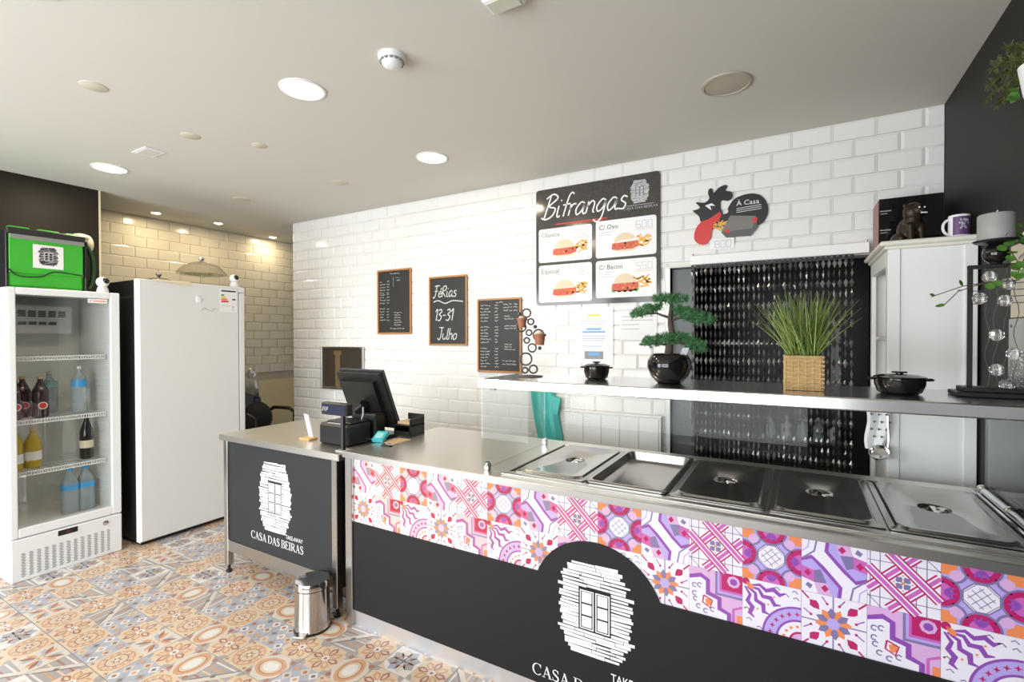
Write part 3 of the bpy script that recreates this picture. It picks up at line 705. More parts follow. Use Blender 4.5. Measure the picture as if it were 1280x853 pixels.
def lid(k, lab, mt):
    t = thing('pan_lid', ((PB[k] + PB[k + 1]) / 2, 2.162, TOP), lab, 'pan lid', 'steel pan lids')
    m = MB(); circ = []
    P = rr_pts(HX - .05, HY - .05, .03)
    ang = [math.atan2(y, x) for x, y in P]
    rings = [rr3(HX, HY, .01, .0005), rr3(HX, HY, .01, .004), rr3(HX - .018, HY - .018, .03, .004), rr3(HX - .024, HY - .024, .03, .011), rr3(HX - .032, HY - .032, .03, .011), rr3(HX - .05, HY - .05, .03, .006),
             [(.050 * cos(a), .050 * sin(a), .006) for a in ang], [(.046 * cos(a), .046 * sin(a), .003) for a in ang], [(.036 * cos(a), .036 * sin(a), -.012) for a in ang], [(.012 * cos(a), .012 * sin(a), -.018) for a in ang]]
    loft(m, rings); m.build('lid_plate', [mt], t)
    m = MB(); m.obox((0, 0, -.001), (.007, 0, 0), (0, .047, 0), (0, 0, .003)); m.ball((.022, 0, -.003), .021, 0, 14, (1, 1.5, .6)); m.build('handle', ['chrome'], t)
    return t
lid(0, 'matt steel pan lid at the end nearest the till, beside the teal cloth', 'lid')
lid(2, 'steel pan lid directly right of the open shallow tray', 'lid')
lid(3, 'steel pan lid in front of the grass basket, second from the chrome rail', 'lid')
lid(4, 'steel pan lid beside the chrome glass rail and dark wall', 'lid')
t = thing('food_tray', ((PB[1] + PB[2]) / 2, 2.162, TOP), 'open shallow steel tray without a handle, between two pan lids', 'tray')
m = MB(); loft(m, [rr3(HX, HY, .02, .001), rr3(HX, HY, .02, .009), rr3(HX - .006, HY - .006, .02, .012), rr3(HX - .016, HY - .016, .03, .012), rr3(HX - .026, HY - .026, .03, -.024), rr3(HX - .034, HY - .034, .03, -.028)]); m.build('tray_body', ['lid'], t)

# --- cash counter with its own logo
CTOP = .881
cc = thing('cash_counter', (-2.62, 1.755, 0), 'short steel till counter with charcoal logo panel on little feet', 'counter')
m = MB(); m.box(-3.175, 1.752, CTOP - .037, -2.068, 2.42, CTOP, 0, .003); part(m, 'worktop', ['steel_top'], cc)
m = MB(); m.box(-3.11, 1.788, .80, -2.14, 1.80, CTOP - .037); part(m, 'rail', ['steel'], cc)
m = MB(); m.box(-3.11, 1.768, .14, -2.14, 1.79, .212, 0, .002); part(m, 'rail', ['steel'], cc)
for x in (-3.15, -2.14):
    for y in (1.765, 2.36):
        m = MB(); m.box(x, y, .05, x + .04, y + .04, CTOP - .037, 0, .003); l_ = part(m, 'leg', ['steel'], cc)
        m = MB(); m.lathe([(.018, 0), (.018, .012), (.009, .018), (.009, .05)], (x + .02, y + .02, 0), 14); m.build('foot', ['black'], l_)
m = MB(); m.box(-3.11, 1.778, .212, -2.14, 1.786, .84); part(m, 'front_panel', ['grey_panel'], cc)
m = MB(); m.box(-3.13, 1.80, .14, -3.122, 2.36, .84); m.box(-2.12, 1.80, .14, -2.112, 2.36, .84); m.box(-3.12, 1.80, .14, -2.12, 2.36, .148); part(m, 'carcass', ['steel'], cc)
m = MB().frame((0, 1.778, 0), *FRONT); logo_into(m, -2.645, .552, .30, .41, 1, seed=5); part(m, 'house_logo', ['paper', 'grey_panel'], cc)
m = MB().frame((0, 1.778, 0), *FRONT); serif_into(m, 'CASA DAS BEIRAS', .046, -2.879, .272, .49, 1); part(m, 'lettering', ['paper'], cc)
m = MB().frame((0, 1.778, 0), *FRONT); text_into(m, 'TAKE-AWAY', .034, -2.546, .332, 1, width=.15); part(m, 'lettering', ['paper'], cc)

# ================================================================== things at the till
t = thing('pos_monitor', (-2.29, 2.2, CTOP), 'black touch-screen till monitor seen from behind, leaning back', 'monitor')
n_ = Vector((0, .15, -.365)).normalized(); nn = Vector((0, n_.z, -n_.y)); nn = -nn if nn.y > 0 else nn   # nn points to the back of the screen
def mon(c, hx, hv, ht): return (c, (hx, 0, 0), n_ * hv, nn * ht)
cm = Vector((0, -.02, .24))
m = MB(); m.obox(*mon(cm - nn * .006, .185, .19, .008)); m.build('screen', [mat('screen_edge', (.05, .055, .06), .2)], t)
m = MB(); m.obox(*mon(cm + nn * .018, .178, .183, .016)); m.obox(*mon(cm + nn * .045, .14, .14, .018)); m.build('back_housing', ['black'], t)
m = MB(); m.box(-.10, -.13, 0, .16, .10, .02, 0, .006); m.box(-.04, -.12, .02, .15, -.03, .16, 0, .01); m.build('stand', ['black'], t)
m = MB(); m.cyl((-.02, -.105, .17), (.04, -.10, .21), .028, .028, 14); m.build('hinge', ['black'], t)
m = MB(); m.tube([(.075, -.14, .2), (.085, -.15, .16), (.07, -.15, .12), (.06, -.13, .08)], .005); m.build('cable', ['lgrey'], t)
t = thing('customer_display', (-2.115, 1.825, CTOP), 'small black customer price display on a thin pole', 'display')
m = MB(); m.box(-.03, -.03, 0, .03, .04, .006, 0, .002); m.build('base_plate', ['lgrey'], t)
m = MB(); m.cyl((0, 0, .006), (0, 0, .2), .013); m.build('pole', ['black'], t)
m = MB(); m.box(-.155, -.02, .19, .05, .025, .257, 0, .006); m.build('housing', ['black'], t)
m = MB(); m.box(-.145, -.0215, .198, .04, -.02, .249); m.frame((0, -.0216, 0), *FRONT)
for k in range(4): m.line([(-.138 + k * .012, .21 + (k % 2) * .006), (-.132 + k * .012, .235)], .004, 1, 1)
m.build('display_window', [mat('display_blue', (.03, .035, .06), .12), 'lgrey'], t)
t = thing('receipt_printer', (-2.27, 1.975, CTOP), 'black box receipt printer behind the display pole', 'printer')
m = MB(); m.box(-.12, -.09, 0, .12, .09, .12, 0, .012); m.build('body', ['black'], t)
m = MB(); m.box(-.10, -.05, .12, .10, .085, .13, 0, .004); m.build('cover', ['black'], t)
m = MB(); m.box(-.07, -.07, .12, .07, -.058, .123); m.build('paper_slot', ['lgrey'], t)
t = thing('document_tray', (-2.031, 2.255, TOP + .0005), 'black desk tray holding cardboard slips beside the till', 'tray')
m = MB(); m.box(-.064, -.065, 0, .064, .065, .008); m.box(-.064, -.065, .008, .064, -.057, .03); m.box(.056, -.065, .008, .064, .065, .105, 0, .002); m.box(-.064, .057, .008, .064, .065, .12, 0, .002); m.box(-.064, -.065, .062, .064, .065, .068); m.box(-.064, -.065, .008, -.056, .065, .062); m.build('tray_body', ['black'], t)
m = MB(); m.box(-.05, -.05, .0685, .05, .05, .084, 0, .002); m.build('paper_slips', ['card'], t)
t = thing('card_reader', (-2.035, 2.02, TOP + .006), 'small teal card reader tilted up beside the till', 'card reader')
m = MB(); m.obox((0, 0, .022), (.033, .008, .0), (-.008, .033, .018), (0, -.004, .008)); m.build('body', [mat('teal_plastic', (.05, .42, .50), .3)], t)
m = MB(); m.obox((-.001, -.005, .031), (.022, .005, 0), (-.004, .018, .01), (0, -.0005, .001)); m.build('screen', [mat('pale_screen', (.3, .6, .6), .2)], t)
m = MB(); m.tube([(-.03, -.01, .012), (-.07, -.03, .006), (-.11, -.01, .004), (-.13, .04, .02)], .003); m.build('cable', ['black'], t)
m = MB(); m.box(-.045, -.06, 0, .05, .07, .003); m.build('cardboard_slip', ['card'], None, (-1.965, 2.07, TOP), 'brown cardboard slip lying behind the teal card reader', 'cardboard')
t = thing('stapler', (-1.92, 1.955, TOP), 'little black and white clip lying before the cardboard slip', 'stapler')
m = MB(); m.box(-.035, -.012, 0, .03, .012, .008, 0, .002); m.build('base', ['black'], t)
m = MB(); m.box(-.005, -.011, .008, .035, .011, .016, 0, .003); m.build('top', ['chrome'], t)
t = thing('payment_sign', (-2.53, 1.92, CTOP), 'white leaning card in a small wooden stand on the till counter', 'sign')
m = MB(); m.box(-.045, -.03, 0, .045, .035, .014, 0, .003); m.build('wooden_base', [mat('pine', (.6, .38, .16), .5)], t)
m = MB(); m.obox((-.02, .02, .08), (.034, -.012, 0), (-.012, -.008, .068), (.001, .003, 0)); m.build('card', ['paper'], t)

# --- pedal bin
t = thing('pedal_bin', (-2.155, 1.655, 0), 'small brushed steel pedal bin standing before the till counter', 'bin', rz=R(-70))
m = MB(); m.lathe([(.088, .0), (.09, .008), (.087, .02), (.084, .2), (.083, .215)], n=40); m.build('body', ['binsteel'], t)
m = MB(); m.lathe([(.09, 0), (.092, .004), (.09, .012)], n=40); m.build('base_ring', ['black'], t)
m = MB(); m.lathe([(.087, .218), (.087, .24), (.082, .252), (.05, .258), (0, .26)], n=40); m.build('lid', ['binsteel'], t)
m = MB(); m.lathe([(.0845, .213), (.0845, .22)], n=40); m.build('seam', ['black'], t)
m = MB(); m.box(.085, -.03, .012, .125, .03, .02, 0, .003); m.build('pedal', ['chrome'], t)
m = MB(); m.box(-.1, -.02, .14, -.08, .02, .25, 0, .004); m.build('hinge', ['black'], t)

# ================================================================== glass-door fridge
FX, FY0, FY1, FH = -4.10, 1.025, 1.59, 1.808
fr = thing('display_fridge', (-4.45, 1.307, 0), 'tall white glass-door drinks fridge by the dark wall', 'fridge')
BX = -4.70
m = MB()
m.box(BX, FY0, .0, FX - .06, FY0 + .03, FH, 0, .004); m.box(BX, FY1 - .03, .0, FX - .06, FY1, FH, 0, .004); m.box(BX, FY0 + .03, FH - .03, FX - .06, FY1 - .03, FH, 0, .003)
m.box(BX, FY0 + .03, .02, FX - .07, FY1 - .03, .28)
part(m, 'cabinet', ['appl'], fr)
m = MB(); m.box(BX, FY0 + .03, .28, BX + .02, FY1 - .03, FH - .03); m.box(BX + .02, FY0 + .03, .28, FX - .07, FY0 + .034, FH - .03); m.box(BX + .02, FY1 - .034, .28, FX - .07, FY1 - .03, FH - .03); m.box(BX + .02, FY0 + .034, .28, FX - .08, FY1 - .034, .284)
part(m, 'liner', ['inner'], fr)
for k in range(26):
    z = .34 + k * .045
    if z > 1.5: break
    m = MB(); m.box(-4.40, FY1 - .04, z, FX - .09, FY1 - .034, z + .014, 0, .002); part(m, 'shelf_rib', ['white'], fr)
m = MB(); m.box(FX - .07, FY0, .0, FX, FY1, .262, 0, .006); lp = part(m, 'kick_panel', ['appl'], fr)
m = MB().frame((FX + .0005, 0, 0), *SIDE)
for c in range(13):
    for r_ in range(17):
        y, z = FY0 + .045 + c * .036 + .004 * (r_ % 2), .028 + r_ * .0087
        m.rect(y, z, y + (.018 if c < 12 else .014), z + .005, 1, 0)
part(m, 'vent_slots', ['grey'], fr, kind='stuff')
m = MB(); m.box(FX - .002, 1.245, .218, FX + .003, 1.345, .252, 0, .002); part(m, 'thermostat_display', ['black'], fr)
m = MB(); m.frame((FX + .0035, 0, 0), *SIDE); text_into(m, '88', .022, 1.285, .227, 1); part(m, 'display_digits', ['led'], fr)
m = MB(); m.lathe([(.017, 0), (.017, .004), (.012, .006)], (FX, 1.495, .222), 20, 0, (1, 0, 0)); part(m, 'door_lock', ['chrome'], fr)
# door: four frame bars, gasket and glass
dr = MB(); o_ = .04
dr.box(FX - .055, FY0, .268, FX, FY0 + .036, FH - .002, 0, .005); dr.box(FX - .055, FY1 - .055, .268, FX, FY1, FH - .002, 0, .005)
dr.box(FX - .055, FY0 + .036, .268, FX, FY1 - .055, .325, 0, .005); dr.box(FX - .055, FY0 + .036, FH - .045, FX, FY1 - .055, FH - .002, 0, .005)
door = part(dr, 'door', ['appl'], fr)
m = MB(); m.box(FX - .018, FY0 + .036, .325, FX - .012, FY1 - .055, FH - .045); g_ = part(m, 'door_glass', ['door_glass'], fr)
m = MB(); m.box(FX - .0115, 1.415, FH - .078, FX - .010, 1.522, FH - .05); m.frame((FX - .0098, 0, 0), *SIDE); m.line([(1.425, FH - .07), (1.435, FH - .056)], .004, 1, 1); m.rect(1.445, FH - .067, 1.515, FH - .061, 1, 1)
part(m, 'sticker', ['paper', 'orange'], fr, label='white sticker in the top corner of the glass')
# evaporator box with slots
m = MB(); m.box(BX + .02, FY0 + .04, 1.52, BX + .20, FY1 - .13, 1.72, 0, .01); part(m, 'evaporator_cover', ['lgrey'], fr)
m = MB().frame((BX + .2015, 0, 0), *SIDE)
for r_, (y0, z, h) in enumerate(((1.17, 1.64, .045), (1.12, 1.585, .022))):
    for k in range(5):
        for q in range(4): m.rect(y0 + k * .052 + (q % 2) * .003, z + q * h / 4, y0 + k * .052 + .042, z + q * h / 4 + h / 6, 1)
part(m, 'evaporator_slots', ['black'], fr, kind='stuff')
SH = (1.375, .972, .645)
for z in SH:
    m = MB()
    for k in range(22): y = FY0 + .045 + k * .0225; m.tube([(BX + .04, y, z - .003), (FX - .12, y, z - .003)], .0018, 4)
    for x in (BX + .06, -4.42): m.tube([(x, FY0 + .036, z - .006), (x, FY1 - .045, z - .006)], .003, 4)
    s_ = part(m, 'wire_shelf', ['white'], fr)
    m = MB(); x = FX - .115
    for dz in (-.024, .0): m.box(x - .003, FY0 + .04, z + dz - .003, x + .003, FY1 - .045, z + dz + .003)
    for k in range(36): y = FY0 + .045 + k * .01345; m.box(x - .002, y, z - .022, x + .002, y + .005, z - .002)
    m.build('front_rail', ['white'], s_)
def bottle(name, y, x, z, r, h, lab, group, mt, capm, labm=None, lz=(.5, .7), neck=.3, shoulder=.62, dots=None):
    t = thing(name, (x, y, z), lab, 'bottle', group)
    m = MB(); m.lathe([(r * .8, 0), (r, h * .03), (r, h * shoulder * .55), (r * .94, h * shoulder * .6), (r, h * shoulder * .66), (r, h * shoulder), (r * .85, h * (shoulder + .08)), (r * neck, h * .88), (r * neck, h * .95)], n=20); m.build('bottle_body', [mt], t)
    m = MB(); m.lathe([(r * neck * 1.15, h * .94), (r * neck * 1.15, h), (0, h)], n=14); m.build('cap', [capm], t)
    if labm:
        m = MB(); m.lathe([(r * 1.015, h * lz[0]), (r * 1.015, h * lz[1])], n=20); m.build('paper_label', [labm], t)
    if dots:
        m = MB(); m.lathe([(.024, 0), (.0, .0005)], (r * 1.01, 0, h * .3), 16, 0, (1, 0, 0)); m.lathe([(.019, 0), (.0, .0008)], (r * 1.01 + .0008, 0, h * .3), 16, 1, (1, 0, 0)); m.build('badge', ['paper', 'red'], t)
z = SH[0 + 1] + .0
for y, x, w in ((1.105, -4.32, 'nearest the fridge hinge side'), (1.165, -4.40, 'behind the other two'), (1.225, -4.30, 'second along the shelf')):
    bottle('drink_bottle', y, x, z, .042, .27, 'dark purple drink bottle with round red badge, ' + w, 'dark bottles on the upper fridge shelf', 'cola', 'card', dots=True, neck=.34)
bottle('drink_bottle', 1.335, -4.52, z, .045, .29, 'clear bottle with pale teal band at the back of the upper shelf', None, 'water', 'lgrey', mat('pale_teal', (.3, .5, .52), .5), (.62, .76))
bottle('water_bottle', 1.44, -4.34, z, .042, .325, 'clear water bottle with bright blue band on the upper fridge shelf', None, 'water', 'white', 'bluelabel', (.56, .71), .26, .68)
z = SH[2]
bottle('juice_bottle', 1.106, -4.33, z, .042, .27, 'yellow juice bottle with white label nearest the fridge hinge', None, 'juice', 'card', 'paper', (.16, .38), .36)
bottle('juice_bottle', 1.194, -4.33, z, .042, .26, 'yellow juice bottle with white label, inner of the pair', None, 'juice', 'card', 'paper', (.2, .42), .36)
bottle('wine_bottle', 1.475, -4.33, z, .038, .31, 'dark wine bottle with cream label on the middle fridge shelf', None, 'wine', 'black', 'cream', (.25, .42), .33, .6)
for y, w in ((1.385, 'on the fridge floor, further from the ribbed side'), (1.475, 'on the fridge floor, beside the ribbed side')):
    t = thing('water_jug', (-4.35, y, .285), 'large clear water jug with blue band ' + w, 'water jug', 'water jugs on the fridge floor')
    m = MB(); loft(m, [rr3(.04, .04, .02, 0), rr3(.043, .043, .02, .01), rr3(.043, .043, .02, .2), rr3(.03, .03, .02, .25), rr3(.014, .014, .013, .275), rr3(.014, .014, .013, .29)]); m.build('jug_body', ['water'], t)
    m = MB(); m.lathe([(.017, .286), (.017, .302), (0, .302)], n=14); m.build('cap', ['bluelabel'], t)
    m = MB(); loft(m, [rr3(.0438, .0438, .02, .16), rr3(.0438, .0438, .02, .2)], cap=False); m.build('paper_label', ['bluelabel'], t)

# --- on top of the fridge
t = thing('delivery_bag', (-4.36, 1.245, FH + .001), 'bright green insulated delivery bag with white logo patch on the fridge', 'bag')
m = MB(); m.box(-.17, -.195, 0, .15, .19, .34, 0, .02); m.build('body', ['green'], t)
m = MB(); m.box(.15, -.185, .095, .158, .178, .345, 0, .003); m.build('flap', ['green'], t)
m = MB(); P = smooth2([(-.19, .115), (-.14, .075), (-.04, .08), (.02, .115), (.10, .115), (.185, .105)], 6); m.tube([(.1605, y, z) for y, z in P], .004); m.build('flap_piping', ['black'], t)
m = MB(); m.box(.148, -.195, .335, .165, .19, .375, 0, .004); m.build('black_trim', ['black'], t)
m = MB(); m.box(.1585, -.18, .308, .162, .185, .335, 0, .001); m.build('reflective_tape', ['greytape'], t)
m = MB(); m.box(-.17, -.2, .001, .155, -.19, .36, 0, .003); m.build('side_trim', ['black'], t)
m = MB(); m.box(-.17, .19, .001, .152, .205, .35, 0, .004); m.build('side_trim', ['black'], t)
for y0, y1 in ((-.185, -.085), (-.05, .06), (.09, .16)):
    m = MB(); m.box(.10, y0, .372, .15, y1, .385, 0, .005); m.build('top_edging', ['green'], t)
m = MB(); m.box(.158, -.075, .135, .1605, .075, .285, 0, .001); p_ = m.build('logo_patch', ['paper'], t)
m = MB().frame((.1608, 0, 0), *SIDE); logo_into(m, 0, .213, .10, .118, 1, 0, 1, rows=15); m.build('patch_print', ['black', 'paper'], p_)
m = MB(); P = smooth2([(.17, .345), (.215, .30), (.242, .21), (.235, .08), (.215, .025)], 6)
for a, b in zip(P[:-1], P[1:]):
    d = Vector((0, b[0] - a[0], b[1] - a[1])) * .52; m.obox((.13, (a[0] + b[0]) / 2, (a[1] + b[1]) / 2), (.022, 0, 0), d, Vector((0, -d.z, d.y)).normalized() * .007)
m.build('shoulder_strap', [mat('dark_green_strap', (.012, .05, .012), .6)], t)
m = MB(); m.ball((.09, .19, .375), 1, 0, 18, (.05, .055, .03)); m.ball((.09, .225, .335), 1, 0, 18, (.045, .035, .065)); md = m.build('padded_cushion', ['cream'], t, label='cream padding bulging out at the top corner')
def cam_figure(x, y, z, lab, rz):
    t = thing('security_camera', (x, y, z), lab, 'camera', None, rz)
    m = MB(); m.lathe([(.032, 0), (.034, .01), (.028, .035), (.018, .045)], n=24); m.build('base', ['white'], t)
    m = MB(); m.ball((0, 0, .072), .037, 0, 24); m.build('head', ['white'], t)
    m = MB(); m.ball((.022, .006, .08), .0225, 0, 20); m.build('lens', ['black_gloss'], t)
cam_figure(-4.16, 1.515, FH, 'small white ball camera with black lens on the glass-door fridge', R(5))
cam_figure(-4.10, 2.40, 1.915, 'small white ball camera with black lens on the freezer corner', R(-10))

# ================================================================== silver freezer
ZX, ZY0, ZY1, ZH = -4.02, 1.672, 2.44, 1.914
fz = thing('upright_freezer', (-4.36, 2.05, 0), 'tall silver upright freezer with plain door beside the drinks fridge', 'freezer')
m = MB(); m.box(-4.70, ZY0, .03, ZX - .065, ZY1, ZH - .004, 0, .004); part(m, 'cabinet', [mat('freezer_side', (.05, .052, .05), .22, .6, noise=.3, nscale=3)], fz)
m = MB(); m.box(ZX - .062, ZY0, .035, ZX, ZY1 - .05, ZH, 0, .006); m.box(ZX - .062, ZY1 - .05, ZH - .045, ZX, ZY1, ZH, 0, .004); d_ = part(m, 'door', ['appl_grey'], fz)
m = MB(); m.box(ZX - .062, ZY1 - .044, .035, ZX - .002, ZY1, ZH - .05, 0, .004); part(m, 'grip_rail', ['appl_grey'], fz)
m = MB(); m.box(ZX - .062, ZY0 - .003, .03, ZX - .006, ZY0 + .0, ZH, 0, .001); part(m, 'door_edge', ['appl'], fz)
m = MB(); m.box(-4.68, ZY0 + .02, 0, ZX - .05, ZY1 - .02, .032); part(m, 'plinth', ['black'], fz)
m = MB(); m.box(ZX, 2.235, 1.70, ZX + .0012, 2.375, 1.885); m.frame((ZX + .0014, 0, 0), *SIDE); m.rect(2.245, 1.866, 2.365, 1.878, 1, 1)
for k, c in enumerate((2, 3, 4, 5)):
    w = .02 + k * .012; zz = 1.845 - k * .017; m.poly([(2.245, zz), (2.245 + w, zz), (2.245 + w + .008, zz - .007), (2.245 + w, zz - .014), (2.245, zz - .014)], 1, c)
m.rect(2.335, 1.80, 2.362, 1.812, 1, 1); m.rect(2.335, 1.735, 2.35, 1.75, 1, 6); m.rect(2.335, 1.715, 2.35, 1.725, 1, 6); m.rect(2.25, 1.75, 2.32, 1.754, 1, 6)
part(m, 'energy_sticker', ['paper', 'black', 'printgreen', 'ylw', 'orange', 'red', 'lgrey'], fz, label='white energy rating sticker with coloured arrows')
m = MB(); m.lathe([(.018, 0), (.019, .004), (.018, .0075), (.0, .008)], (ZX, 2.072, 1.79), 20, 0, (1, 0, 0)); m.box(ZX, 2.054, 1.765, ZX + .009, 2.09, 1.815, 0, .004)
m.build('door_blob', ['paper'], None, None, 'small white raised blob high on the silver freezer door', 'hook')  # plain raised white blob on the door face
m = MB(); m.tube([(ZX + .002, 2.09 + .02 * k, 1.70 + .02 * ((k * 3) % 4) / 2) for k in range(7)], .0025, 5)
m.build('wire_ornament', ['lgrey'], None, None, 'thin pale wire ornament beside the energy sticker on the freezer', 'ornament')
t = thing('glass_cake_dome', (-4.25, 2.218, ZH), 'clear glass cake dome raised on a stemmed stand on the freezer', 'cake dome')
m = MB(); m.lathe([(.05, 0), (.048, .006), (.012, .012), (.01, .07), (.03, .085), (.15, .092), (.152, .098), (.15, .1)], n=36); m.build('stand', ['glass'], t)
m = MB(); m.lathe([(.178, .1), (.182, .106), (.165, .135), (.12, .175), (.06, .198), (.018, .205), (.0, .206)], n=40); m.build('dome', [glass('dome_glass', (.90, .89, .86), .02, 2.0)], t)
m = MB(); m.lathe([(.008, .203), (.01, .212), (.024, .226), (.02, .238), (0, .24)], n=18); m.build('knob', ['chrome'], t)
t = thing('glass_pot_lid', (-4.40, 1.97, ZH), 'shallow clear glass lid with knob lying on the freezer', 'pot lid')
m = MB(); m.lathe([(.128, 0), (.13, .006), (.11, .03), (.06, .052), (.0, .06)], n=36); m.build('lid', [glass('lid_glass', (.85, .83, .76), .02, 1.8)], t)
m = MB(); m.lathe([(.008, .058), (.012, .07), (.022, .082), (.02, .094), (0, .096)], n=18); m.build('knob', ['chrome'], t)
m = MB(); V = []
for j in range(9):
    y = -.13 + .26 * j / 8; d = .006 + .022 * j / 8
    for x, z in ((-.12, .003), (.0, .003), (.105, .004), (.112, .001), (.1135, -d)): V.append((x, y, z))
k = len(V); m.add(V + [(x + .0015, y, z + .0015) for x, y, z in V], [(j * 5 + i, j * 5 + i + 1, j * 5 + i + 6, j * 5 + i + 5) for j in range(8) for i in range(4)] + [(k + j * 5 + i, k + j * 5 + i + 5, k + j * 5 + i + 6, k + j * 5 + i + 1) for j in range(8) for i in range(4)], 0, True)
m.build('cream_liner', ['cream'], None, (ZX - .11, 1.885, ZH), 'cream liner sheet drooping over the freezer front edge', 'liner')

# ================================================================== chair and bags in the alcove
t = thing('black_armchair', (-4.98, 3.2, 0), 'black plastic armchair with armrest in the beige alcove', 'chair', rz=R(100))
m = MB(); m.box(-.24, -.24, .42, .24, .24, .46, 0, .015); m.build('seat', ['black'], t)
m = MB(); m.obox((0, .25, .68), (.23, 0, 0), (0, .02, .06), (0, .06, .24)); m.build('backrest', ['black'], t)
for sx in (-1, 1):
    m = MB(); m.tube([(sx * .26, .24, .62), (sx * .27, .1, .70), (sx * .27, -.12, .70), (sx * .265, -.2, .66), (sx * .255, -.2, .44)], .02, 8); m.build('armrest', ['black'], t)
    for sy in (-1, 1): m = MB(); m.cyl((sx * .22, sy * .21, .43), (sx * .25, sy * .24, 0), .02, .014); m.build('leg', ['black'], t)
t = thing('black_backpack', (-5.0, 3.17, .462), 'black backpack slumped on the armchair in the alcove', 'bag')
m = MB(); m.ball((0, 0, .17), 1, 0, 22, (.17, .13, .17)); m.ball((-.02, -.06, .13), 1, 0, 18, (.13, .11, .12)); m.build('body', [mat('black_cloth', (.012, .011, .011), .8, bump=.6, nscale=14)], t)
m = MB(); m.tube([(-.06, 0, .32), (-.05, 0, .38), (.03, 0, .385), (.05, 0, .32)], .012, 8); m.build('handle', ['black'], t)
m = MB(); m.ball((0, 0, .1), 1, 0, 18, (.085, .08, .11)); m.ball((.01, 0, .22), 1, 0, 14, (.05, .05, .07))
m.v = [(x + random.uniform(-.012, .012), y + random.uniform(-.012, .012), z + random.uniform(-.01, .01)) for x, y, z in m.v]
m.build('plastic_bag', [mat('crumpled_film', (.5, .48, .42), .3, trans=.4)], None, (-5.14, 3.18, .865), 'crumpled clear plastic bag on top of the black backpack', 'bag')

# ================================================================== things on the tiled wall
WF = WB - .0125
def wall_board(name, x0, z0, x1, z1, lab, cat, draw, group=None, fw=.016, dep=.016):
    t = thing(name, ((x0 + x1) / 2, WF, (z0 + z1) / 2), lab, cat, group); w, h = (x1 - x0) / 2, (z1 - z0) / 2
    m = MB(); m.box(-w + fw, -.006, -h + fw, w - fw, 0, h - fw); m.build('slate', ['chalk'], t)
    for a in ((-w, -h, -w + fw, h), (w - fw, -h, w, h), (-w + fw, -h, w - fw, -h + fw), (-w + fw, h - fw, w - fw, h)):
        m = MB(); m.box(a[0], -dep, a[1], a[2], 0, a[3], 0, .003); m.build('frame_bar', ['wood'], t)
    m = MB().frame((0, -.0062, 0), *FRONT); draw(m, w - fw, h - fw); m.build('chalk_writing', ['chalkline', 'printgreen'], t, kind=None if draw is d2 else 'stuff'); return t
rgc = random.Random(11)
def scrib(m, x, y, w, hh=.010):
    while w > .012:
        k = min(w, rgc.uniform(.018, .05)); n = max(3, int(k / .005))
        m.line([(x + k * i / n, y + rgc.uniform(-.5, .5) * hh) for i in range(n + 1)], .0035, 1); x += k + .008; w -= k + .008
def price(m, x, y): scrib(m, x, y, .032, .011)
def d1(m, w, h):
    scrib(m, -.05, h - .022, .11)
    for g, n_ in ((.09, 5), (-.03 - .0, 4), (-.16, 5)):
        for k in range(n_):
            y = h - .30 + g + .12 - k * .026
            scrib(m, -w + .012, y, rgc.uniform(.04, .075)); price(m, -w + .10, y)
    m.line([(-.01, h - .05), (-.01, h - .14)], .002, 1); scrib(m, .03, h - .085, .04); m.line([(.02, h - .06), (.07, h - .065)], .004, 1, 1)
    for k in range(6): scrib(m, .0, -.10 - k * .022, .09)
    scrib(m, -.05, -h + .035, .17)
def d2(m, w, h):
    hand_into(m, 'FéRias', .095, -w + .03, h - .16, .008, 1); m.line(smooth2([(-w + .03, h - .20), (-.10, h - .19), (-.03, h - .215), (.05, h - .195), (w - .03, h - .205)]), .008, 1)
    hand_into(m, '13-31', .095, -w + .04, h - .36, .009, 1); hand_into(m, 'Julho', .10, -w + .07, h - .52, .008, 1)
def d3(m, w, h):
    scrib(m, -.03, h - .018, .07)
    for k in range(21):
        y = h - .04 - k * .0245
        if k in (6, 13): continue
        scrib(m, -w + .012, y, rgc.uniform(.07, .11)); price(m, -.04, y)
    for k in range(3): scrib(m, .04, h - .035 - k * .024, .08); price(m, .135, h - .035 - k * .024)
    for y in (.15, .13, .075, .055, -.07, -.09, -.11): scrib(m, .05, y, rgc.uniform(.05, .11))
    for y in (-.20, -.225): scrib(m, .03, y, .13)
wall_board('chalkboard', -3.354, 1.519, -2.944, 2.107, 'oak-framed chalkboard with small price lists, nearest the alcove', 'chalkboard', d1, 'chalkboards on the tiled wall')
wall_board('chalkboard', -2.741, 1.42, -2.339, 2.009, 'oak-framed chalkboard reading Férias 13-31 Julho in large chalk letters', 'chalkboard', d2, 'chalkboards on the tiled wall')
wall_board('chalkboard', -2.239, 1.209, -1.83, 1.80, 'oak-framed chalkboard full of price columns behind the ring plant stand', 'chalkboard', d3, 'chalkboards on the tiled wall')
# steel-framed hatch
t = thing('wall_mirror', (-3.83, WF, 1.19), 'small steel-framed dark mirror panel on the wall behind the till', 'mirror')
for a in ((-.295, -.21, -.275, .21), (.275, -.21, .295, .21), (-.275, -.21, .275, -.19), (-.275, .19, .275, .21)):
    m = MB(); m.box(a[0], -.03, a[1], a[2], 0, a[3], 0, .003); m.build('frame_bar', ['steel'], t)
m = MB(); m.box(-.275, -.006, -.19, .275, 0, .19); m.build('dark_pane', ['hatchdark'], t)
m = MB(); m.box(-.10, -.012, -.19, -.03, -.006, .17); m.box(-.12, -.013, .13, -.01, -.006, .17); m.build('brown_strip', [mat('brown_strip', (.16, .10, .05), .5)], t)
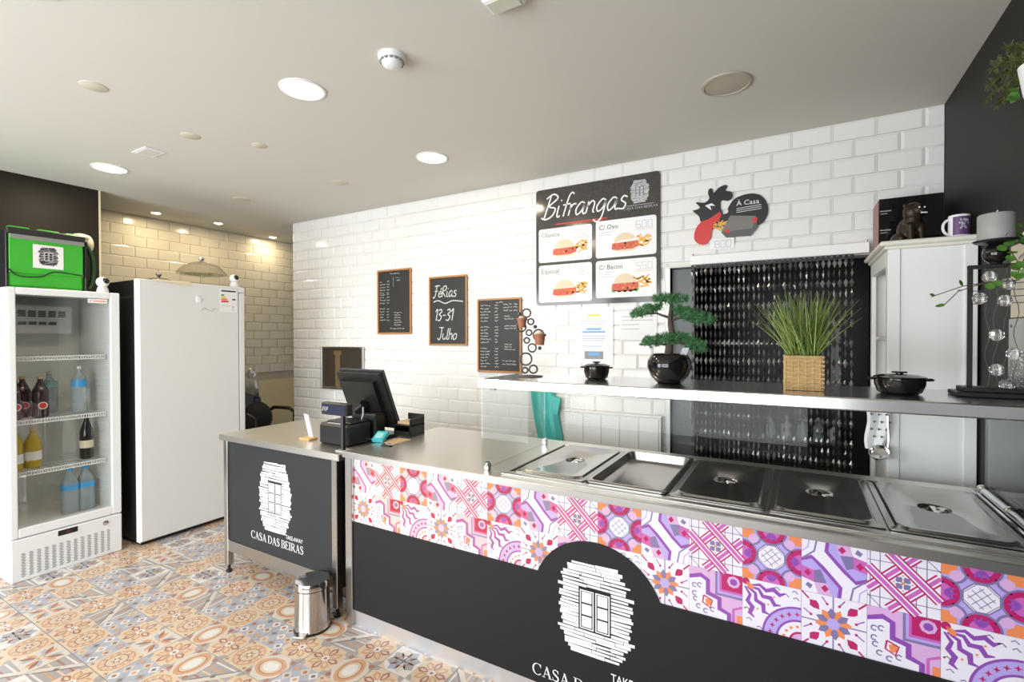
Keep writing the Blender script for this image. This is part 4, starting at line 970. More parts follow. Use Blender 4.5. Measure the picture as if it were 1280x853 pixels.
# --- menu sign
def seg7(m, txt, x, y, w, h, l, mt, th=.0035):
    SG = {'0': 'abcdef', '5': 'afgcd', '6': 'afgcde', '7': 'abc', '8': 'abcdefg', '3': 'abgcd'}
    for ch in txt:
        if ch == '.': m.rect(x - w * .2, y, x - w * .2 + th, y + th, l, mt); continue
        L_ = dict(a=((0, h), (w, h)), b=((w, h), (w, h / 2)), c=((w, h / 2), (w, 0)), d=((0, 0), (w, 0)), e=((0, h / 2), (0, 0)), f=((0, h), (0, h / 2)), g=((0, h / 2), (w, h / 2)))
        for k in SG[ch]: m.line([(x + p[0], y + p[1]) for p in L_[k]], th, l, mt)
        x += w * 1.4
MX0, MX1, MZ0, MZ1 = -1.70, -.78, 1.727, 2.592
t = thing('menu_sign', ((MX0 + MX1) / 2, WF, (MZ0 + MZ1) / 2), 'large black menu board titled Bifrangas with four burger cards', 'sign')
hw, hh = (MX1 - MX0) / 2, (MZ1 - MZ0) / 2
m = MB(); P = rr_pts(hw, hh, .025); k = len(P)
m.add([(x, -.012, z) for x, z in P] + [(x, 0, z) for x, z in P], [tuple(range(k)), tuple(range(k, 2 * k))] + [(i, (i + 1) % k, k + (i + 1) % k, k + i) for i in range(k)])
m.build('board', [mat('slate_print', (.030, .028, .026), .12, noise=.9, nscale=70, col2=(.10, .09, .08))], t)
m = MB().frame((0, -.0122, 0), *FRONT); hand_into(m, 'Bifrangas', .165, -hw + .05, .215, .0105, 2, 0, .28, .0); m.rect(-.30, .16, .10, .168, 1, 1); m.rect(-.22, .152, .07, .156, 1, 1); m.build('title', ['paper', 'red'], t)
m = MB().frame((0, -.0122, 0), *FRONT); logo_into(m, .325, .315, .125, .155, 1, 0, 1, rows=14, seed=9); serif_into(m, 'CASA DAS BEIRAS', .016, .215, .20, .23, 1); m.rect(.235, .224, .42, .227, 1); m.build('house_logo', ['lgrey', 'panel'], t)
cards = [(-1.677, 2.047, -1.255, 2.297, 'Clássica', '5.50', 0), (-1.226, 2.045, -.803, 2.305, 'C/ Ovo', '6.00', 1), (-1.677, 1.75, -1.255, 2.026, 'Especial', '7.50', 2), (-1.226, 1.765, -.803, 2.026, 'C/ Bacon', '5.50', 3)]
ox, oz = (MX0 + MX1) / 2, (MZ0 + MZ1) / 2
for x0, z0, x1, z1, nm, pr, kd in cards:
    m = MB().frame((0, -.0122, 0), *FRONT); x0 -= ox; x1 -= ox; z0 -= oz; z1 -= oz
    m.rrect(x0, z0, x1, z1, .018, 1, 0); text_into(m, nm, .046, x0 + .022, z1 - .062, 2, 1); seg7(m, pr, x1 - .135, z1 - .075, .028, .045, 2, 6); m.rect(x1 - .14, z1 - .088, x1 - .02, z1 - .086, 2, 7)
    for k in range(3 if kd > 1 else 2): m.rect(x0 + .022, z1 - .085 - k * .016, x0 + .13 - .02 * (k % 2), z1 - .081 - k * .016, 2, 6)
    cx, cz = x0 + .21, z0 + .075; rg = random.Random(kd)
    for k in range(22):                             # fries
        a = rg.uniform(-.9, .9); X, Z = cx + .115 + rg.uniform(-.04, .05), cz + .01 + rg.uniform(-.02, .05); m.line([(X - .02 * cos(a), Z - .02 * sin(a)), (X + .02 * cos(a), Z + .02 * sin(a))], .009, 2 + k % 3, 3)
    if kd == 3:
        for k in range(9): m.disc(cx - .08 + k * .02, cz - .025 + .008 * (k % 2), .016, 4, 5, n=8)
    m.disc(cx, cz - .022, .085, 4, 2, 180, 360, ry=.02); m.disc(cx, cz + .02, .078, 4, 2, 0, 180, ry=.068)      # bun halves
    m.poly([(cx - .095, cz - .02), (cx - .09, cz + .02), (cx + .09, cz + .026), (cx + .095, cz - .012), (cx + .05, cz - .026), (cx - .06, cz - .028)], 5, 4)
    for k in range(12): m.disc(cx + rg.uniform(-.08, .08), cz + rg.uniform(-.015, .016), .008, 6, (7, 8)[k % 2], n=6)
    if kd == 1: m.poly([(cx - .08, cz + .02), (cx + .085, cz + .03), (cx + .08, cz + .042), (cx - .02, cz + .036)], 7, 0)
    m.build('menu_card', ['paper', 'panel', 'bun', 'yellow', 'meat', 'printgreen', 'lgrey', 'orange', 'red'], t)
# --- rooster sign
t = thing('rooster_sign', (-.35, WF, 2.32), 'black rooster-head sign with red wattle holding a meal box picture', 'sign')
m = MB()
def plate(mb, P, d, m_=0, back=0):
    k = len(P); mb.add([(x, -d, z) for x, z in P] + [(x, -back, z) for x, z in P], [tuple(range(k)), tuple(range(k, 2 * k))] + [(i, (i + 1) % k, k + (i + 1) % k, k + i) for i in range(k)], m_)
px = lambda P: [(-.5780 + (x - 226) / 434 * .425 + .35 - 0, 2.298 - (y - 390) / 232 * .225 + .0 - 2.32) for x, y in P]
head = smooth2(px([(226, 388), (275, 375), (247, 335), (300, 345), (330, 322), (322, 285), (330, 260), (348, 262), (356, 290), (385, 262), (425, 248), (436, 262), (425, 285), (462, 300), (466, 335), (440, 352), (400, 345), (398, 400), (410, 430), (370, 470), (330, 460), (280, 468), (268, 430), (226, 388)]), 3)[:-1]
plate(m, head, .008); m.build('head', ['black'], t)
m = MB(); plate(m, smooth2(px([(395, 415), (330, 455), (280, 470), (245, 520), (240, 580), (275, 615), (315, 612), (340, 575), (350, 520), (400, 450), (395, 415)]), 4)[:-1], .011); m.build('wattle', ['red'], t)
m = MB(); plate(m, smooth2(px([(440, 400), (480, 345), (560, 325), (625, 345), (660, 400), (665, 460), (640, 510), (600, 530), (540, 520), (480, 500), (440, 480), (390, 490), (405, 440), (440, 430), (440, 400)]), 4)[:-1], .009); m.build('body', ['black'], t)
m = MB(); plate(m, px([(455, 450), (600, 470), (610, 540), (570, 590), (430, 585), (402, 550)]), .014, 0); m.frame((0, -.0142, 0), *FRONT)
m.poly(px([(455, 450), (600, 470), (580, 545), (402, 550)]), 1, 1); m.poly(px([(580, 480), (610, 480), (605, 510), (585, 515)]), 2, 2); m.poly(px([(425, 535), (455, 535), (450, 560), (425, 555)]), 2, 2); m.build('meal_box', [mat('box_grey', (.10, .10, .10), .25), mat('box_top', (.2, .19, .18), .2), 'red'], t)
m = MB().frame((0, -.0118, 0), *FRONT); rg = random.Random(4)
for k in range(26):
    q = px([(rg.uniform(365, 445), rg.uniform(480, 540))])[0]; a = rg.uniform(-1, 1); m.line([(q[0] - .014 * cos(a), q[1] - .014 * sin(a)), (q[0] + .014 * cos(a), q[1] + .014 * sin(a))], .008, 1 + k % 3, 0)
m.build('fries', ['yellow'], t)
m = MB().frame((0, -.0092, 0), *FRONT); q = px([(490, 392)])[0]; text_into(m, 'À Casa', .042, q[0], q[1], 1, width=.125)
for y in (410, 422, 434): a, b = px([(490, y), (630, y - 8)]); m.line([a, b], .003, 1)
m.poly(px([(305, 365), (345, 355), (368, 375), (335, 370), (345, 400), (325, 385)]), 1); m.build('white_print', ['paper'], t)
q = px([(365, 645)])[0]; m = MB(); m.box(q[0] - .03, -.003, q[1] - .012, q[0] + .11, 0, q[1] + .055); m.frame((0, -.0032, 0), *FRONT); seg7(m, '8.00', q[0], q[1], .024, .042, 1, 1); m.build('price_slip', ['paper', 'lgrey'], t)
# --- papers
def sheet(x0, z0, x1, z1, lab, draw):
    t = thing('paper_notice', ((x0 + x1) / 2, WF, (z0 + z1) / 2), lab, 'notice'); w, h = (x1 - x0) / 2, (z1 - z0) / 2
    m = MB(); m.box(-w, -.002, -h, w, 0, h); m.build('sheet', ['paper'], t)
    m = MB().frame((0, -.0022, 0), *FRONT); draw(m, w, h); m.build('print', ['ylw', 'blue', 'lgrey', 'grey'], t)
def n1(m, w, h):
    m.rect(-.045, h - .065, .045, h - .05, 1, 0)
    for k, z in enumerate((.105, .09, .08)): m.rect(-.1, z, .1 - .02 * k, z + .003, 1, 2)
    m.rect(-.055, .042, .055, .055, 1, 1); m.rect(-.085, .022, .085, .034, 1, 1)
    for k, z in enumerate((-.005, -.02, -.035, -.075)): m.rect(-.09, z, .09 - .01 * k, z + .003, 1, 1)
    m.rect(-.07, -.165, .07, -.11, 1, 3); m.rect(-.045, -.14, .045, -.118, 2, 1)
sheet(-1.389, 1.296, -1.102, 1.703, 'white printed notice with yellow and blue lines above the small black pot', n1)
def n2(m, w, h):
    scr = random.Random(2)
    for z in (.055, .03, .0, -.03): m.rect(-w + .015, z, scr.uniform(0, w - .02), z + .006, 1, 2)
sheet(-1.055, 1.47, -.80, 1.675, 'faint white notice half hidden behind the bonsai', n2)
# --- teal cloth
t = thing('teal_apron', (-1.62, WF, 1.09), 'teal cloth hanging on the white wall behind the end glass', 'cloth')
m = MB(); rows = []
for j in range(9):
    s_ = j / 8; z = .0 - s_ * .39; x0 = -.12 + .085 * s_ ** 1.2 ; x1 = .07 + .075 * s_
    rows.append([(x0 + (x1 - x0) * i / 12, -.03 - .018 * sin(i * 1.3 + j * .3) - .01 * s_, z - .012 * sin(i * .5)) for i in range(13)])
V = [p for r_ in rows for p in r_] + [(x, y + .012, z) for r_ in rows for x, y, z in r_]; F = []
for j in range(8):
    for i in range(12):
        a = j * 13 + i; F += [(a, a + 1, a + 14, a + 13), (117 + a, 117 + a + 13, 117 + a + 14, 117 + a + 1)]
m.add(V, F, 0, True); m.build('cloth', ['teal'], t)
m = MB(); m.obox((.085, -.035, -.10), (.035, 0, -.01), (0, .01, 0), (.012, 0, .06)); m.build('folded_corner', ['teal'], t)
m = MB(); m.box(-.03, -.03, -.01, .0, 0, .02, 0, .004); m.build('hook', ['chrome'], t)
# --- low white panelled cupboard behind the counter
t = thing('low_cupboard', (-1.105, 3.28, 0), 'low shallow white panelled cupboard against the tiles behind the pans', 'cupboard')
m = MB(); m.box(-.34, -.02, 0, .34, .025, .955, 0, .002); m.build('carcass', ['white'], t)
for k in range(5): m = MB(); m.box(-.33 + k * .132, -.026, .06, -.33 + k * .132 + .128, -.02, .945, 0, .002); m.build('front_plank', ['white'], t)
m = MB(); m.box(-.345, -.03, .955, .345, .025, .968, 0, .003); m.build('top', ['white'], t)

# ================================================================== doorway: bead curtain, grey panel, kitchen beyond
t = thing('bead_curtain', (-.12, WB - .045, 1.975), 'smoky black bead curtain hanging from a white rail across the kitchen doorway', 'curtain')
m = MB(); m.box(-.46, -.02, -.028, .462, .02, .03, 0, .003); m.build('rail', ['white'], t)
for x in (-.45, .45): m = MB(); m.cyl((x, .0, .03), (x, .0, .045), .006, None, 10); m.build('rail_end', ['chrome'], t)
m = MB(); rg = random.Random(8); NS = 32
for k in range(NS):
    x = -.45 + .835 * k / (NS - 1); z = -.028; y0 = rg.uniform(-.006, .006)
    m.box(x - .008, y0 - .003, z - .02, x + .008, y0 + .003, z + .01)
    z -= .02; j = 0
    while z > -1.90:
        L = .052; a = rg.uniform(-.5, .5) + pi / 2 * (j % 2); w = .0115; c, s_ = cos(a) * w, sin(a) * w * .6; xx = x + rg.uniform(-.002, .002)
        m.add([(xx, y0, z), (xx + c, y0 + s_, z - L * .45), (xx - s_, y0 + c * .5, z - L * .5), (xx - c, y0 - s_, z - L * .45), (xx + s_, y0 - c * .5, z - L * .5), (xx, y0, z - L)],
              [(0, 1, 2), (0, 2, 3), (0, 3, 4), (0, 4, 1), (5, 2, 1), (5, 3, 2), (5, 4, 3), (5, 1, 4)], rg.choice((0, 1, 1, 2)))
        z -= L + .004; j += 1
m.build('bead_strands', ['bead', mat('smoky_bead_mid', (.075, .072, .07), .14, spec=.9), mat('smoky_bead_pale', (.17, .165, .16), .16, spec=.9)], t, kind='stuff')
t = thing('sliding_door', (-.648, WB + .06, 0), 'dark grey door leaf edge at the left of the bead curtain', 'door')
m = MB(); m.box(-.068, -.02, .01, .075, .02, 1.94, 0, .003); m.build('leaf', [mat('grey_leaf', (.10, .11, .11), .4)], t)
m = MB(); m.box(.05, -.04, .95, .06, -.02, 1.12, 0, .003); m.build('handle', ['grey'], t)
t = thing('kitchen_rack', (-.25, 4.3, 0), 'dark steel kitchen rack dimly seen through the bead curtain', 'rack')
for x in (-.85, .5):
    for y in (-.25, .25): m = MB(); m.box(x - .015, y - .015, 0, x + .015, y + .015, 1.55); m.build('post', ['steel_dark'], t)
for z in (.72, 1.43): m = MB(); m.box(-.83, -.25, z, .48, .25, z + .02, 0, .003); m.build('shelf', ['steel_dark'], t)
def kbottle(x, y, z, h, r, mt, lab, g):
    m = MB(); m.lathe([(r, 0), (r, h * .6), (r * .4, h * .75), (r * .36, h), (0, h)], n=14); m.build('bottle', [mt], None, (x, y, z), lab, 'bottle', g)
for k, w in enumerate(('leftmost of five', 'second from the left', 'middle one of five', 'second from the right', 'rightmost of five')):
    kbottle(-.16 + k * .10, 4.12, .7405, .15 + .02 * (k % 2), .033, ('water', 'lgrey', 'water')[k % 3], 'pale bottle on the low kitchen rack behind the curtain, ' + w, 'bottles on the kitchen rack')
t = thing('kitchen_cabinet', (.62, 4.4, 0), 'dark steel kitchen cabinet seen right of the bead curtain', 'cabinet')
m = MB(); m.box(-.1, -.3, .0, .03, .3, 1.9, 0, .01); m.build('body', ['steel_dark'], t)
m = MB(); m.lathe([(.03, 0), (.03, .015), (.02, .02), (0, .02)], (-.1, -.2, 1.42), 20, 0, (-1, 0, 0)); m.build('round_gauge', ['lgrey'], t)

# ================================================================== white cabinet in the corner
CX0, CY0, CY1, CH = .352, 2.735, 3.305, 1.88
cb = thing('white_cabinet', (.505, 3.02, 0), 'tall white open-sided shelf cabinet with cornice in the corner', 'cabinet')
m = MB(); m.box(CX0 + .02, CY0, 0, .652, CY0 + .018, CH, 0, .002); part(m, 'side_panel', ['white'], cb)
m = MB(); m.box(CX0 + .02, CY1 - .018, 0, .652, CY1, CH, 0, .002); part(m, 'side_panel', ['white'], cb)
m = MB(); m.box(.642, CY0 + .018, 0, .652, CY1 - .018, CH); part(m, 'back_panel', ['white'], cb)
for y in (CY0, CY1 - .055): m = MB(); m.box(CX0, y - .004, 0, CX0 + .02, y + .055, CH, 0, .003); part(m, 'face_post', ['white'], cb)
m = MB(); m.box(CX0 - .0, CY0 - .008, 0, CX0 + .045, CY0 - .0005, CH, 0, .002); part(m, 'edge_strip', ['white'], cb)
m = MB(); m.box(.61, CY0 - .008, 0, .652, CY0 - .0005, CH, 0, .002); part(m, 'edge_strip', ['white'], cb)
m = MB(); m.box(CX0, CY0 + .055, CH - .07, CX0 + .02, CY1 - .055, CH, 0, .003); part(m, 'face_rail', ['white'], cb)
for z in (.45, .95, 1.475): m = MB(); m.box(CX0 + .02, CY0 + .018, z, .642, CY1 - .018, z + .018, 0, .002); part(m, 'shelf', ['white'], cb)
m = MB(); m.box(CX0 - .012, CY0 - .015, CH, .656, 3.306, CH + .014, 0, .003); m.box(CX0 - .03, CY0 - .03, CH + .014, .656, 3.306, CH + .036, 0, .006); part(m, 'cornice', [mat('cream_white', (.80, .78, .68), .45)], cb)
CT = CH + .036
t = thing('oven_cloth', (.315, CY0 - .02, 1.17), 'white cloth with small dark print hanging at the cabinet corner', 'cloth')
m = MB(); V = []
for j in range(7):
    for i in range(9): V.append((-.042 + .085 * i / 8 * (1 - .25 * max(0, j - 4) / 2) + .006 * sin(j), -.008 * sin(i * 1.2) - .012, -j * .03))
m.add(V + [(x, y + .006, z) for x, y, z in V], [(j * 9 + i, j * 9 + i + 1, j * 9 + i + 10, j * 9 + i + 9) for j in range(6) for i in range(8)] + [(63 + j * 9 + i, 63 + j * 9 + i + 9, 63 + j * 9 + i + 10, 63 + j * 9 + i + 1) for j in range(6) for i in range(8)], 0, True)
m.build('cloth', ['paper'], t)
m = MB().frame((0, -.022, 0), *FRONT)
for k in range(11): x, z = -.028 + .027 * (k % 3) + .01 * (k // 3 % 2), -.025 - .033 * (k // 3); m.rect(x, z, x + .013, z + .005, 1); m.rect(x + .003, z - .004, x + .007, z + .008, 1)
m.build('cloth_print', ['grey'], t)
m = MB(); m.box(-.01, -.02, -.004, .04, .01, .008, 0, .002); m.build('hook', ['chrome'], t)
t = thing('steel_ladle', (.318, CY0 - .075, .985), 'shiny steel ladle bowl hanging below the printed cloth', 'ladle')
m = MB(); m.lathe([(.0, -.03), (.02, -.027), (.036, -.012), (.04, .004), (.037, .004), (.03, -.012), (0, -.02)], n=20, ax=(-.25, -.6, .75)); m.build('bowl', ['chrome'], t)
m = MB(); m.tube([(.03, .015, .01), (.034, .02, .06), (.03, .022, .16)], .004); m.build('handle', ['chrome'], t)

# --- things on the cabinet
t = thing('black_box', (.482, 3.14, CT), 'black carton with faint grey print behind the lion figurine', 'box')
m = MB(); m.box(-.125, -.085, 0, .125, .12, .265, 0, .003); m.build('carton', ['black_gloss'], t)
m = MB(); m.box(-.127, -.08, .005, -.125, .11, .26); m.build('side_panel', [mat('dull_pink', (.35, .17, .17), .5)], t, label='dull pink side of the carton')
m = MB().frame((0, -.0855, 0), *FRONT)
for z in (.20, .105): m.rect(-.12, z, -.075, z + .006, 1); m.rect(-.118, z - .012, -.09, z - .008, 1)
m.build('faint_print', ['grey'], t)
t = thing('lion_figurine', (.455, 2.88, CT), 'small dark bronze sitting lion figurine before the black carton', 'figurine', rz=R(25))
m = MB()
m.ball((.0, .02, .07), 1, 0, 18, (.038, .05, .062)); m.ball((0, -.012, .10), 1, 0, 18, (.036, .036, .05)); m.ball((0, -.02, .145), 1, 0, 18, (.043, .036, .045)); m.ball((0, -.048, .148), 1, 0, 16, (.026, .026, .028)); m.ball((0, -.07, .138), 1, 0, 12, (.015, .014, .013))
for sx in (-1, 1):
    m.cyl((sx * .022, -.03, .09), (sx * .022, -.038, .008), .016, .012, 10); m.ball((sx * .022, -.046, .008), 1, 0, 10, (.014, .02, .009)); m.ball((sx * .038, .03, .03), 1, 0, 14, (.02, .042, .03)); m.ball((sx * .03, -.012, .178), 1, 0, 10, (.012, .008, .012))
m.tube([(0, .065, .02), (.03, .085, .012), (.06, .07, .012), (.068, .03, .012)], .007, 6)
lb = m.build('body', ['brown'], t)
rm = lb.modifiers.new('skin_together', 'REMESH'); rm.mode = 'VOXEL'; rm.voxel_size = .004; rm.use_smooth_shade = True
for sx in (-1, 1): m = MB(); m.ball((sx * .011, -.071, .156), .004, 0, 8); m.build('eye', ['paper'], t)
m = MB(); m.box(-.011, -.088, .126, .011, -.08, .131); m.build('teeth', ['paper'], t)
t = thing('mug', (.607, 2.80, CT), 'white mug with dark purple print standing on the cabinet', 'mug', rz=R(15))
m = MB(); m.lathe([(.034, 0), (.037, .006), (.037, .098), (.034, .1), (.033, .096), (.033, .01), (0, .008)], n=32); m.build('cup', [mat('mug_white', (.86, .86, .88), .12)], t)
m = MB(); m.tube([(-.035 - .024 * sin(pi * i / 10), 0, .05 + .032 * cos(pi * i / 10)) for i in range(11)], .0055, 8); m.build('handle', [M['paper']], t)
m = MB(); n_ = 14; r = .0373; V = []
for i in range(n_ + 1): a = R(-150 + 120 * i / n_); V += [(r * cos(a), r * sin(a), .012), (r * cos(a), r * sin(a), .09)]
m.add(V, [(2 * i, 2 * i + 2, 2 * i + 3, 2 * i + 1) for i in range(n_)], 0, True); pm = m.build('print_band', ['purple'], t)
m = MB(); r = .0376
for q in range(16):
    a = R(-90 + random.uniform(-26, 26)); z = .055 + random.uniform(-.02, .022); m.add([(r * cos(a + d), r * sin(a + d), z + e) for d, e in ((-.1, 0), (0, .006), (.1, 0), (0, -.006))], [(0, 1, 2, 3)])
m.build('pale_motif', ['lgrey'], pm)

# ================================================================== things on the steel shelf
SZ = 1.311
# ring plant stand
u_ = Vector((.887, .461, 0)); q0 = Vector((-1.075, 2.02, SZ))
t = thing('ring_plant_stand', q0, 'grey metal stand of welded rings carrying two terracotta cups', 'plant stand')
K = .00050
W2 = lambda cx, cy, d=0: u_ * ((cx - 570) * K) + Vector((0, 0, (792 - cy) * K)) + Vector((u_.y, -u_.x, 0)) * d
m = MB(); m.lathe([(.06, 0), (.06, .003), (.02, .007), (0, .008)], n=28); m.build('base_plate', ['iron'], t)
for cx, cy, r in ((538, 200, 38), (578, 280, 27), (487, 330, 44), (560, 383, 26), (540, 455, 25), (650, 405, 50), (590, 525, 37), (530, 630, 56), (523, 735, 26), (600, 725, 37)):
    m = MB(); c = W2(cx, cy); m.tube([c + (u_ * cos(2 * pi * i / 24) + Vector((0, 0, 1)) * sin(2 * pi * i / 24)) * r * K for i in range(24)], .0045, 6, 0, True); m.build('ring', ['iron'], t)
for cx, cy in ((472, 208), (618, 328), (660, 528)): m = MB(); m.ball(W2(cx, cy), .0095, 0, 14); m.build('knob', ['iron'], t)
for cx, cy, s_ in ((497, 335, .92), (660, 500, 1.12)):
    c = W2(cx, cy, .012); m = MB(); m.lathe([(.0, 0), (.018 * s_, 0), (.023 * s_, .036 * s_), (.027 * s_, .037 * s_), (.028 * s_, .047 * s_), (.023 * s_, .047 * s_), (.02 * s_, .036 * s_), (0, .036 * s_)], c, 22); cup = m.build('terracotta_cup', ['terracotta'], t)
    m = MB(); m.lathe([(.022 * s_, .040 * s_), (.015 * s_, .055 * s_), (0, .058 * s_)], c, 18); m.build('candle_wax', [mat('pale_wax', (.74, .55, .42), .6)], cup)
# casseroles
def pot(x, y, r, h, lab, rz, open_=False):
    t = thing('casserole', (x, y, SZ), lab, 'pot', None, rz)
    m = MB(); m.lathe([(r * .72, 0), (r * .86, h * .1), (r * .98, h * .45), (r, h * .78), (r * 1.03, h * .8)], n=36); m.build('body', ['black_gloss'], t)
    m = MB(); m.lathe([(r * 1.03, h * .81), (r * 1.02, h * .86), (r * .7, h * .96), (0, h)], n=36); m.build('lid', ['black_gloss'], t)
    m = MB(); m.lathe([(r * .14, h * .98), (r * .14, h * 1.02), (r * .32, h * 1.05), (r * .28, h * 1.12), (0, h * 1.14)], n=18); m.build('knob', ['black_gloss'], t)
    for sx in (-1, 1): m = MB(); m.tube([(sx * r * .98, -r * .28, h * .72), (sx * r * 1.2, -r * .25, h * .74), (sx * r * 1.25, 0, h * .74), (sx * r * 1.2, r * .25, h * .74), (sx * r * .98, r * .28, h * .72)], r * .055, 6); m.build('handle', ['black_gloss'], t)
pot(-.76, 2.05, .056, .068, 'small black lidded casserole below the printed notice', R(10))
pot(.29, 2.0, .068, .064, 'wide black casserole on the shelf right of the grass basket', R(-5))
# bonsai
t = thing('bonsai', (-.437, 2.0, SZ), 'green bonsai pine in a round glossy black bowl', 'bonsai')
u_ = Vector((.978, .21, 0)); w_ = Vector((-.21, .978, 0)); K = .000487
B = lambda cx, cy, d=0: u_ * ((cx - 390) * K) + Vector((0, 0, (808 - cy) * K)) + w_ * d
m = MB(); m.lathe([(.045, 0), (.05, .004), (.072, .03), (.0855, .065), (.083, .09), (.07, .112), (.064, .116), (.06, .11), (.06, .10), (0, .10)], n=44); m.build('bowl', ['black_gloss'], t)
m = MB(); m.lathe([(.06, .104), (.03, .112), (0, .114)], n=24); m.build('soil', ['soil'], t)
m = MB(); m.tube([B(385, 575), B(392, 500), B(415, 420), B(400, 330), B(395, 270), B(405, 200), B(400, 130)], [.017, .014, .013, .011, .0085, .007, .004], 8); m.build('trunk', ['bark'], t)
for P in ([(395, 275), (340, 255), (290, 235), (200, 240)], [(405, 300), (480, 270), (600, 280)], [(395, 500), (330, 490), (270, 490)], [(405, 480), (480, 480), (590, 520)]):
    m = MB(); m.tube([B(a, b) for a, b in P], [.006, .005, .004, .003][:len(P)], 6); m.build('branch', ['bark'], t)
rg = random.Random(12)
def fpad(cx, cy, hw_, hh_, tilt=0, n_=46):
    m = MB()
    for k in range(n_):
        a = rg.uniform(0, 2 * pi); r = rg.random() ** .5; fx = r * cos(a) * hw_
        c = B(cx + fx, cy + tilt * fx - rg.uniform(-.5, .55) * hh_ * (1 - r * r * .6), r * sin(a) * hw_ * K * .75)
        d0 = Vector((rg.gauss(0, .6), rg.gauss(0, .6), rg.uniform(.1, 1))).normalized()
        for q in range(17):
            d = (d0 + Vector((rg.gauss(0, .55), rg.gauss(0, .55), rg.gauss(0, .55)))).normalized(); L = rg.uniform(.012, .021); s_ = d.orthogonal().normalized() * .0009
            m.add([c + s_, c - s_, c + d * L * .7 - s_ * .8, c + d * L, c + d * L * .7 + s_ * .8], [(0, 1, 2, 3, 4)])
    m.build('needle_pad', ['needle'], t, kind='stuff')
for a in ((400, 125, 130, 80, 0, 110), (210, 220, 130, 85, -.25, 110), (600, 275, 135, 110, .2, 140), (490, 240, 90, 110, .1, 90), (320, 465, 160, 100, -.12, 150), (580, 495, 95, 115, .25, 110), (470, 440, 85, 80, 0, 60)): fpad(*a)
m = MB(); m.obox(B(505, 550, -.03), u_ * .012, w_ * .002, (.006, 0, .016)); m.build('price_tag', ['lgrey'], t)
# grass basket
t = thing('grass_basket', (.022, 2.0, SZ), 'tall artificial grass in a square woven wicker basket', 'plant', rz=R(3))
def sq(hx, z, n=44, amp=0, ph=0):
    P = []
    for i in range(n):
        s_ = 4 * i / n; k = int(s_); f = s_ - k; x, y = [(-1 + 2 * f, -1), (1, -1 + 2 * f), (1 - 2 * f, 1), (-1, 1 - 2 * f)][k]
        P.append((x * (hx + amp * sin(i * pi / 2 + ph)), y * (hx + amp * sin(i * pi / 2 + ph)), z))
    return P
m = MB()
for k in range(15): m.tube(sq(.0535 + .0005 * (k % 3), .006 + k * .0072, 44, .0018, pi * (k % 2)), .0046, 5, 0, True)
for i in range(22):
    p = sq(.0565, 0, 22)[i]; m.tube([(p[0], p[1], 0), (p[0], p[1], .112)], .0026, 5)
m.build('weave', ['wicker'], t, kind='stuff')
m = MB(); m.tube(sq(.056, .1145, 44, .001), .0052, 6, 0, True); m.build('rim', ['wicker'], t)
m = MB(); m.tube(sq(.054, .004, 44, .001), .0045, 6, 0, True); m.build('base_braid', ['wicker'], t)
m = MB(); m.box(-.052, -.052, .004, .052, .052, .095); m.build('lining', ['soil'], t)
rg = random.Random(3); m = MB()
for k in range(330):
    bx, by = rg.choice((-.03, -.012, .012, .03)) + rg.gauss(0, .006), rg.uniform(-.03, .03); a = rg.uniform(0, 2 * pi); sp = rg.random() ** .8 * .125; L = rg.uniform(.19, .285) * (1 - .1 * sp / .125)
    d = Vector((cos(a) * sp + bx * 1.0, sin(a) * sp * .8, 0)); P = []
    for j in range(6):
        s_ = j / 5; P.append(Vector((bx, by, .092)) + d * s_ ** 1.3 + Vector((0, 0, L * s_ - .25 * sp * s_ * s_)))
    sd = Vector((-sin(a + .6), cos(a + .6), 0)) * .0018; V = []
    for j, p in enumerate(P): w = 1 - (j / 5) ** 2 * .85; V += [p + sd * w, p - sd * w]
    m.add(V, [(2 * j, 2 * j + 1, 2 * j + 3, 2 * j + 2) for j in range(5)], k % 3)
m.build('grass_blades', ['grass', mat('grass_dark', (.06, .12, .02), .5), mat('grass_light', (.22, .30, .06), .5)], t, kind='stuff')
# crystal ball frame
t = thing('crystal_ball_frame', (.54, 2.04, SZ), 'black rectangular metal frame strung with clear crystal balls', 'decoration')
m = MB(); m.box(-.112, -.055, 0, .112, .055, .014, 0, .002); m.build('base', ['black'], t)
m = MB(); m.box(-.095, -.04, .014, .112, .04, .028, 0, .002); m.build('base_step', ['black'], t)
for x in (-.071, .104): m = MB(); m.box(x - .006, -.006, .028, x + .006, .006, .405, 0, .001); m.build('post', ['black'], t)
m = MB(); m.box(-.077, -.007, .393, .11, .007, .405, 0, .001); m.build('top_bar', ['black'], t)
for z in (.345, .325, .305, .285): m = MB(); m.tube([(-.07, 0, z), (.104, 0, z + .002)], .0013, 5); m.build('cross_wire', ['iron'], t)
for k, x in enumerate((-.03, -.012, .012, .034)):
    m = MB(); m.tube([(x + .006 * sin(j * 1.1 + k), 0, .028 + .365 * j / 16) for j in range(17)], .0011, 5); m.build('wavy_wire', ['iron'], t)
for x, z in ((.511, 1.677), (.551, 1.653), (.489, 1.612), (.545, 1.603), (.528, 1.499), (.566, 1.443), (.528, 1.393), (.551, 1.348)):
    m = MB(); m.ball((x - .54, -.012, z - SZ), .0185, 0, 12); m.s = [False] * len(m.s); m.build('crystal_ball', ['crystal'], t)
t = thing('candle_holder', (.528, 2.04, SZ + .4055), 'black ball candle holder with a wide grey candle on the crystal frame', 'candle')
m = MB(); m.ball((0, 0, .032), .032, 0, 24); m.lathe([(.016, 0), (.014, .008)], n=16); m.build('ball_foot', ['black_gloss'], t)
m = MB(); m.lathe([(.01, .058), (.05, .066), (.054, .072), (.05, .072), (0, .066)], n=32); m.build('drip_plate', ['black'], t)
m = MB(); m.lathe([(.043, .070), (.0435, .074), (.0435, .148), (.040, .152), (.034, .148), (0, .147)], n=32); cw = m.build('candle', ['candle'], t)
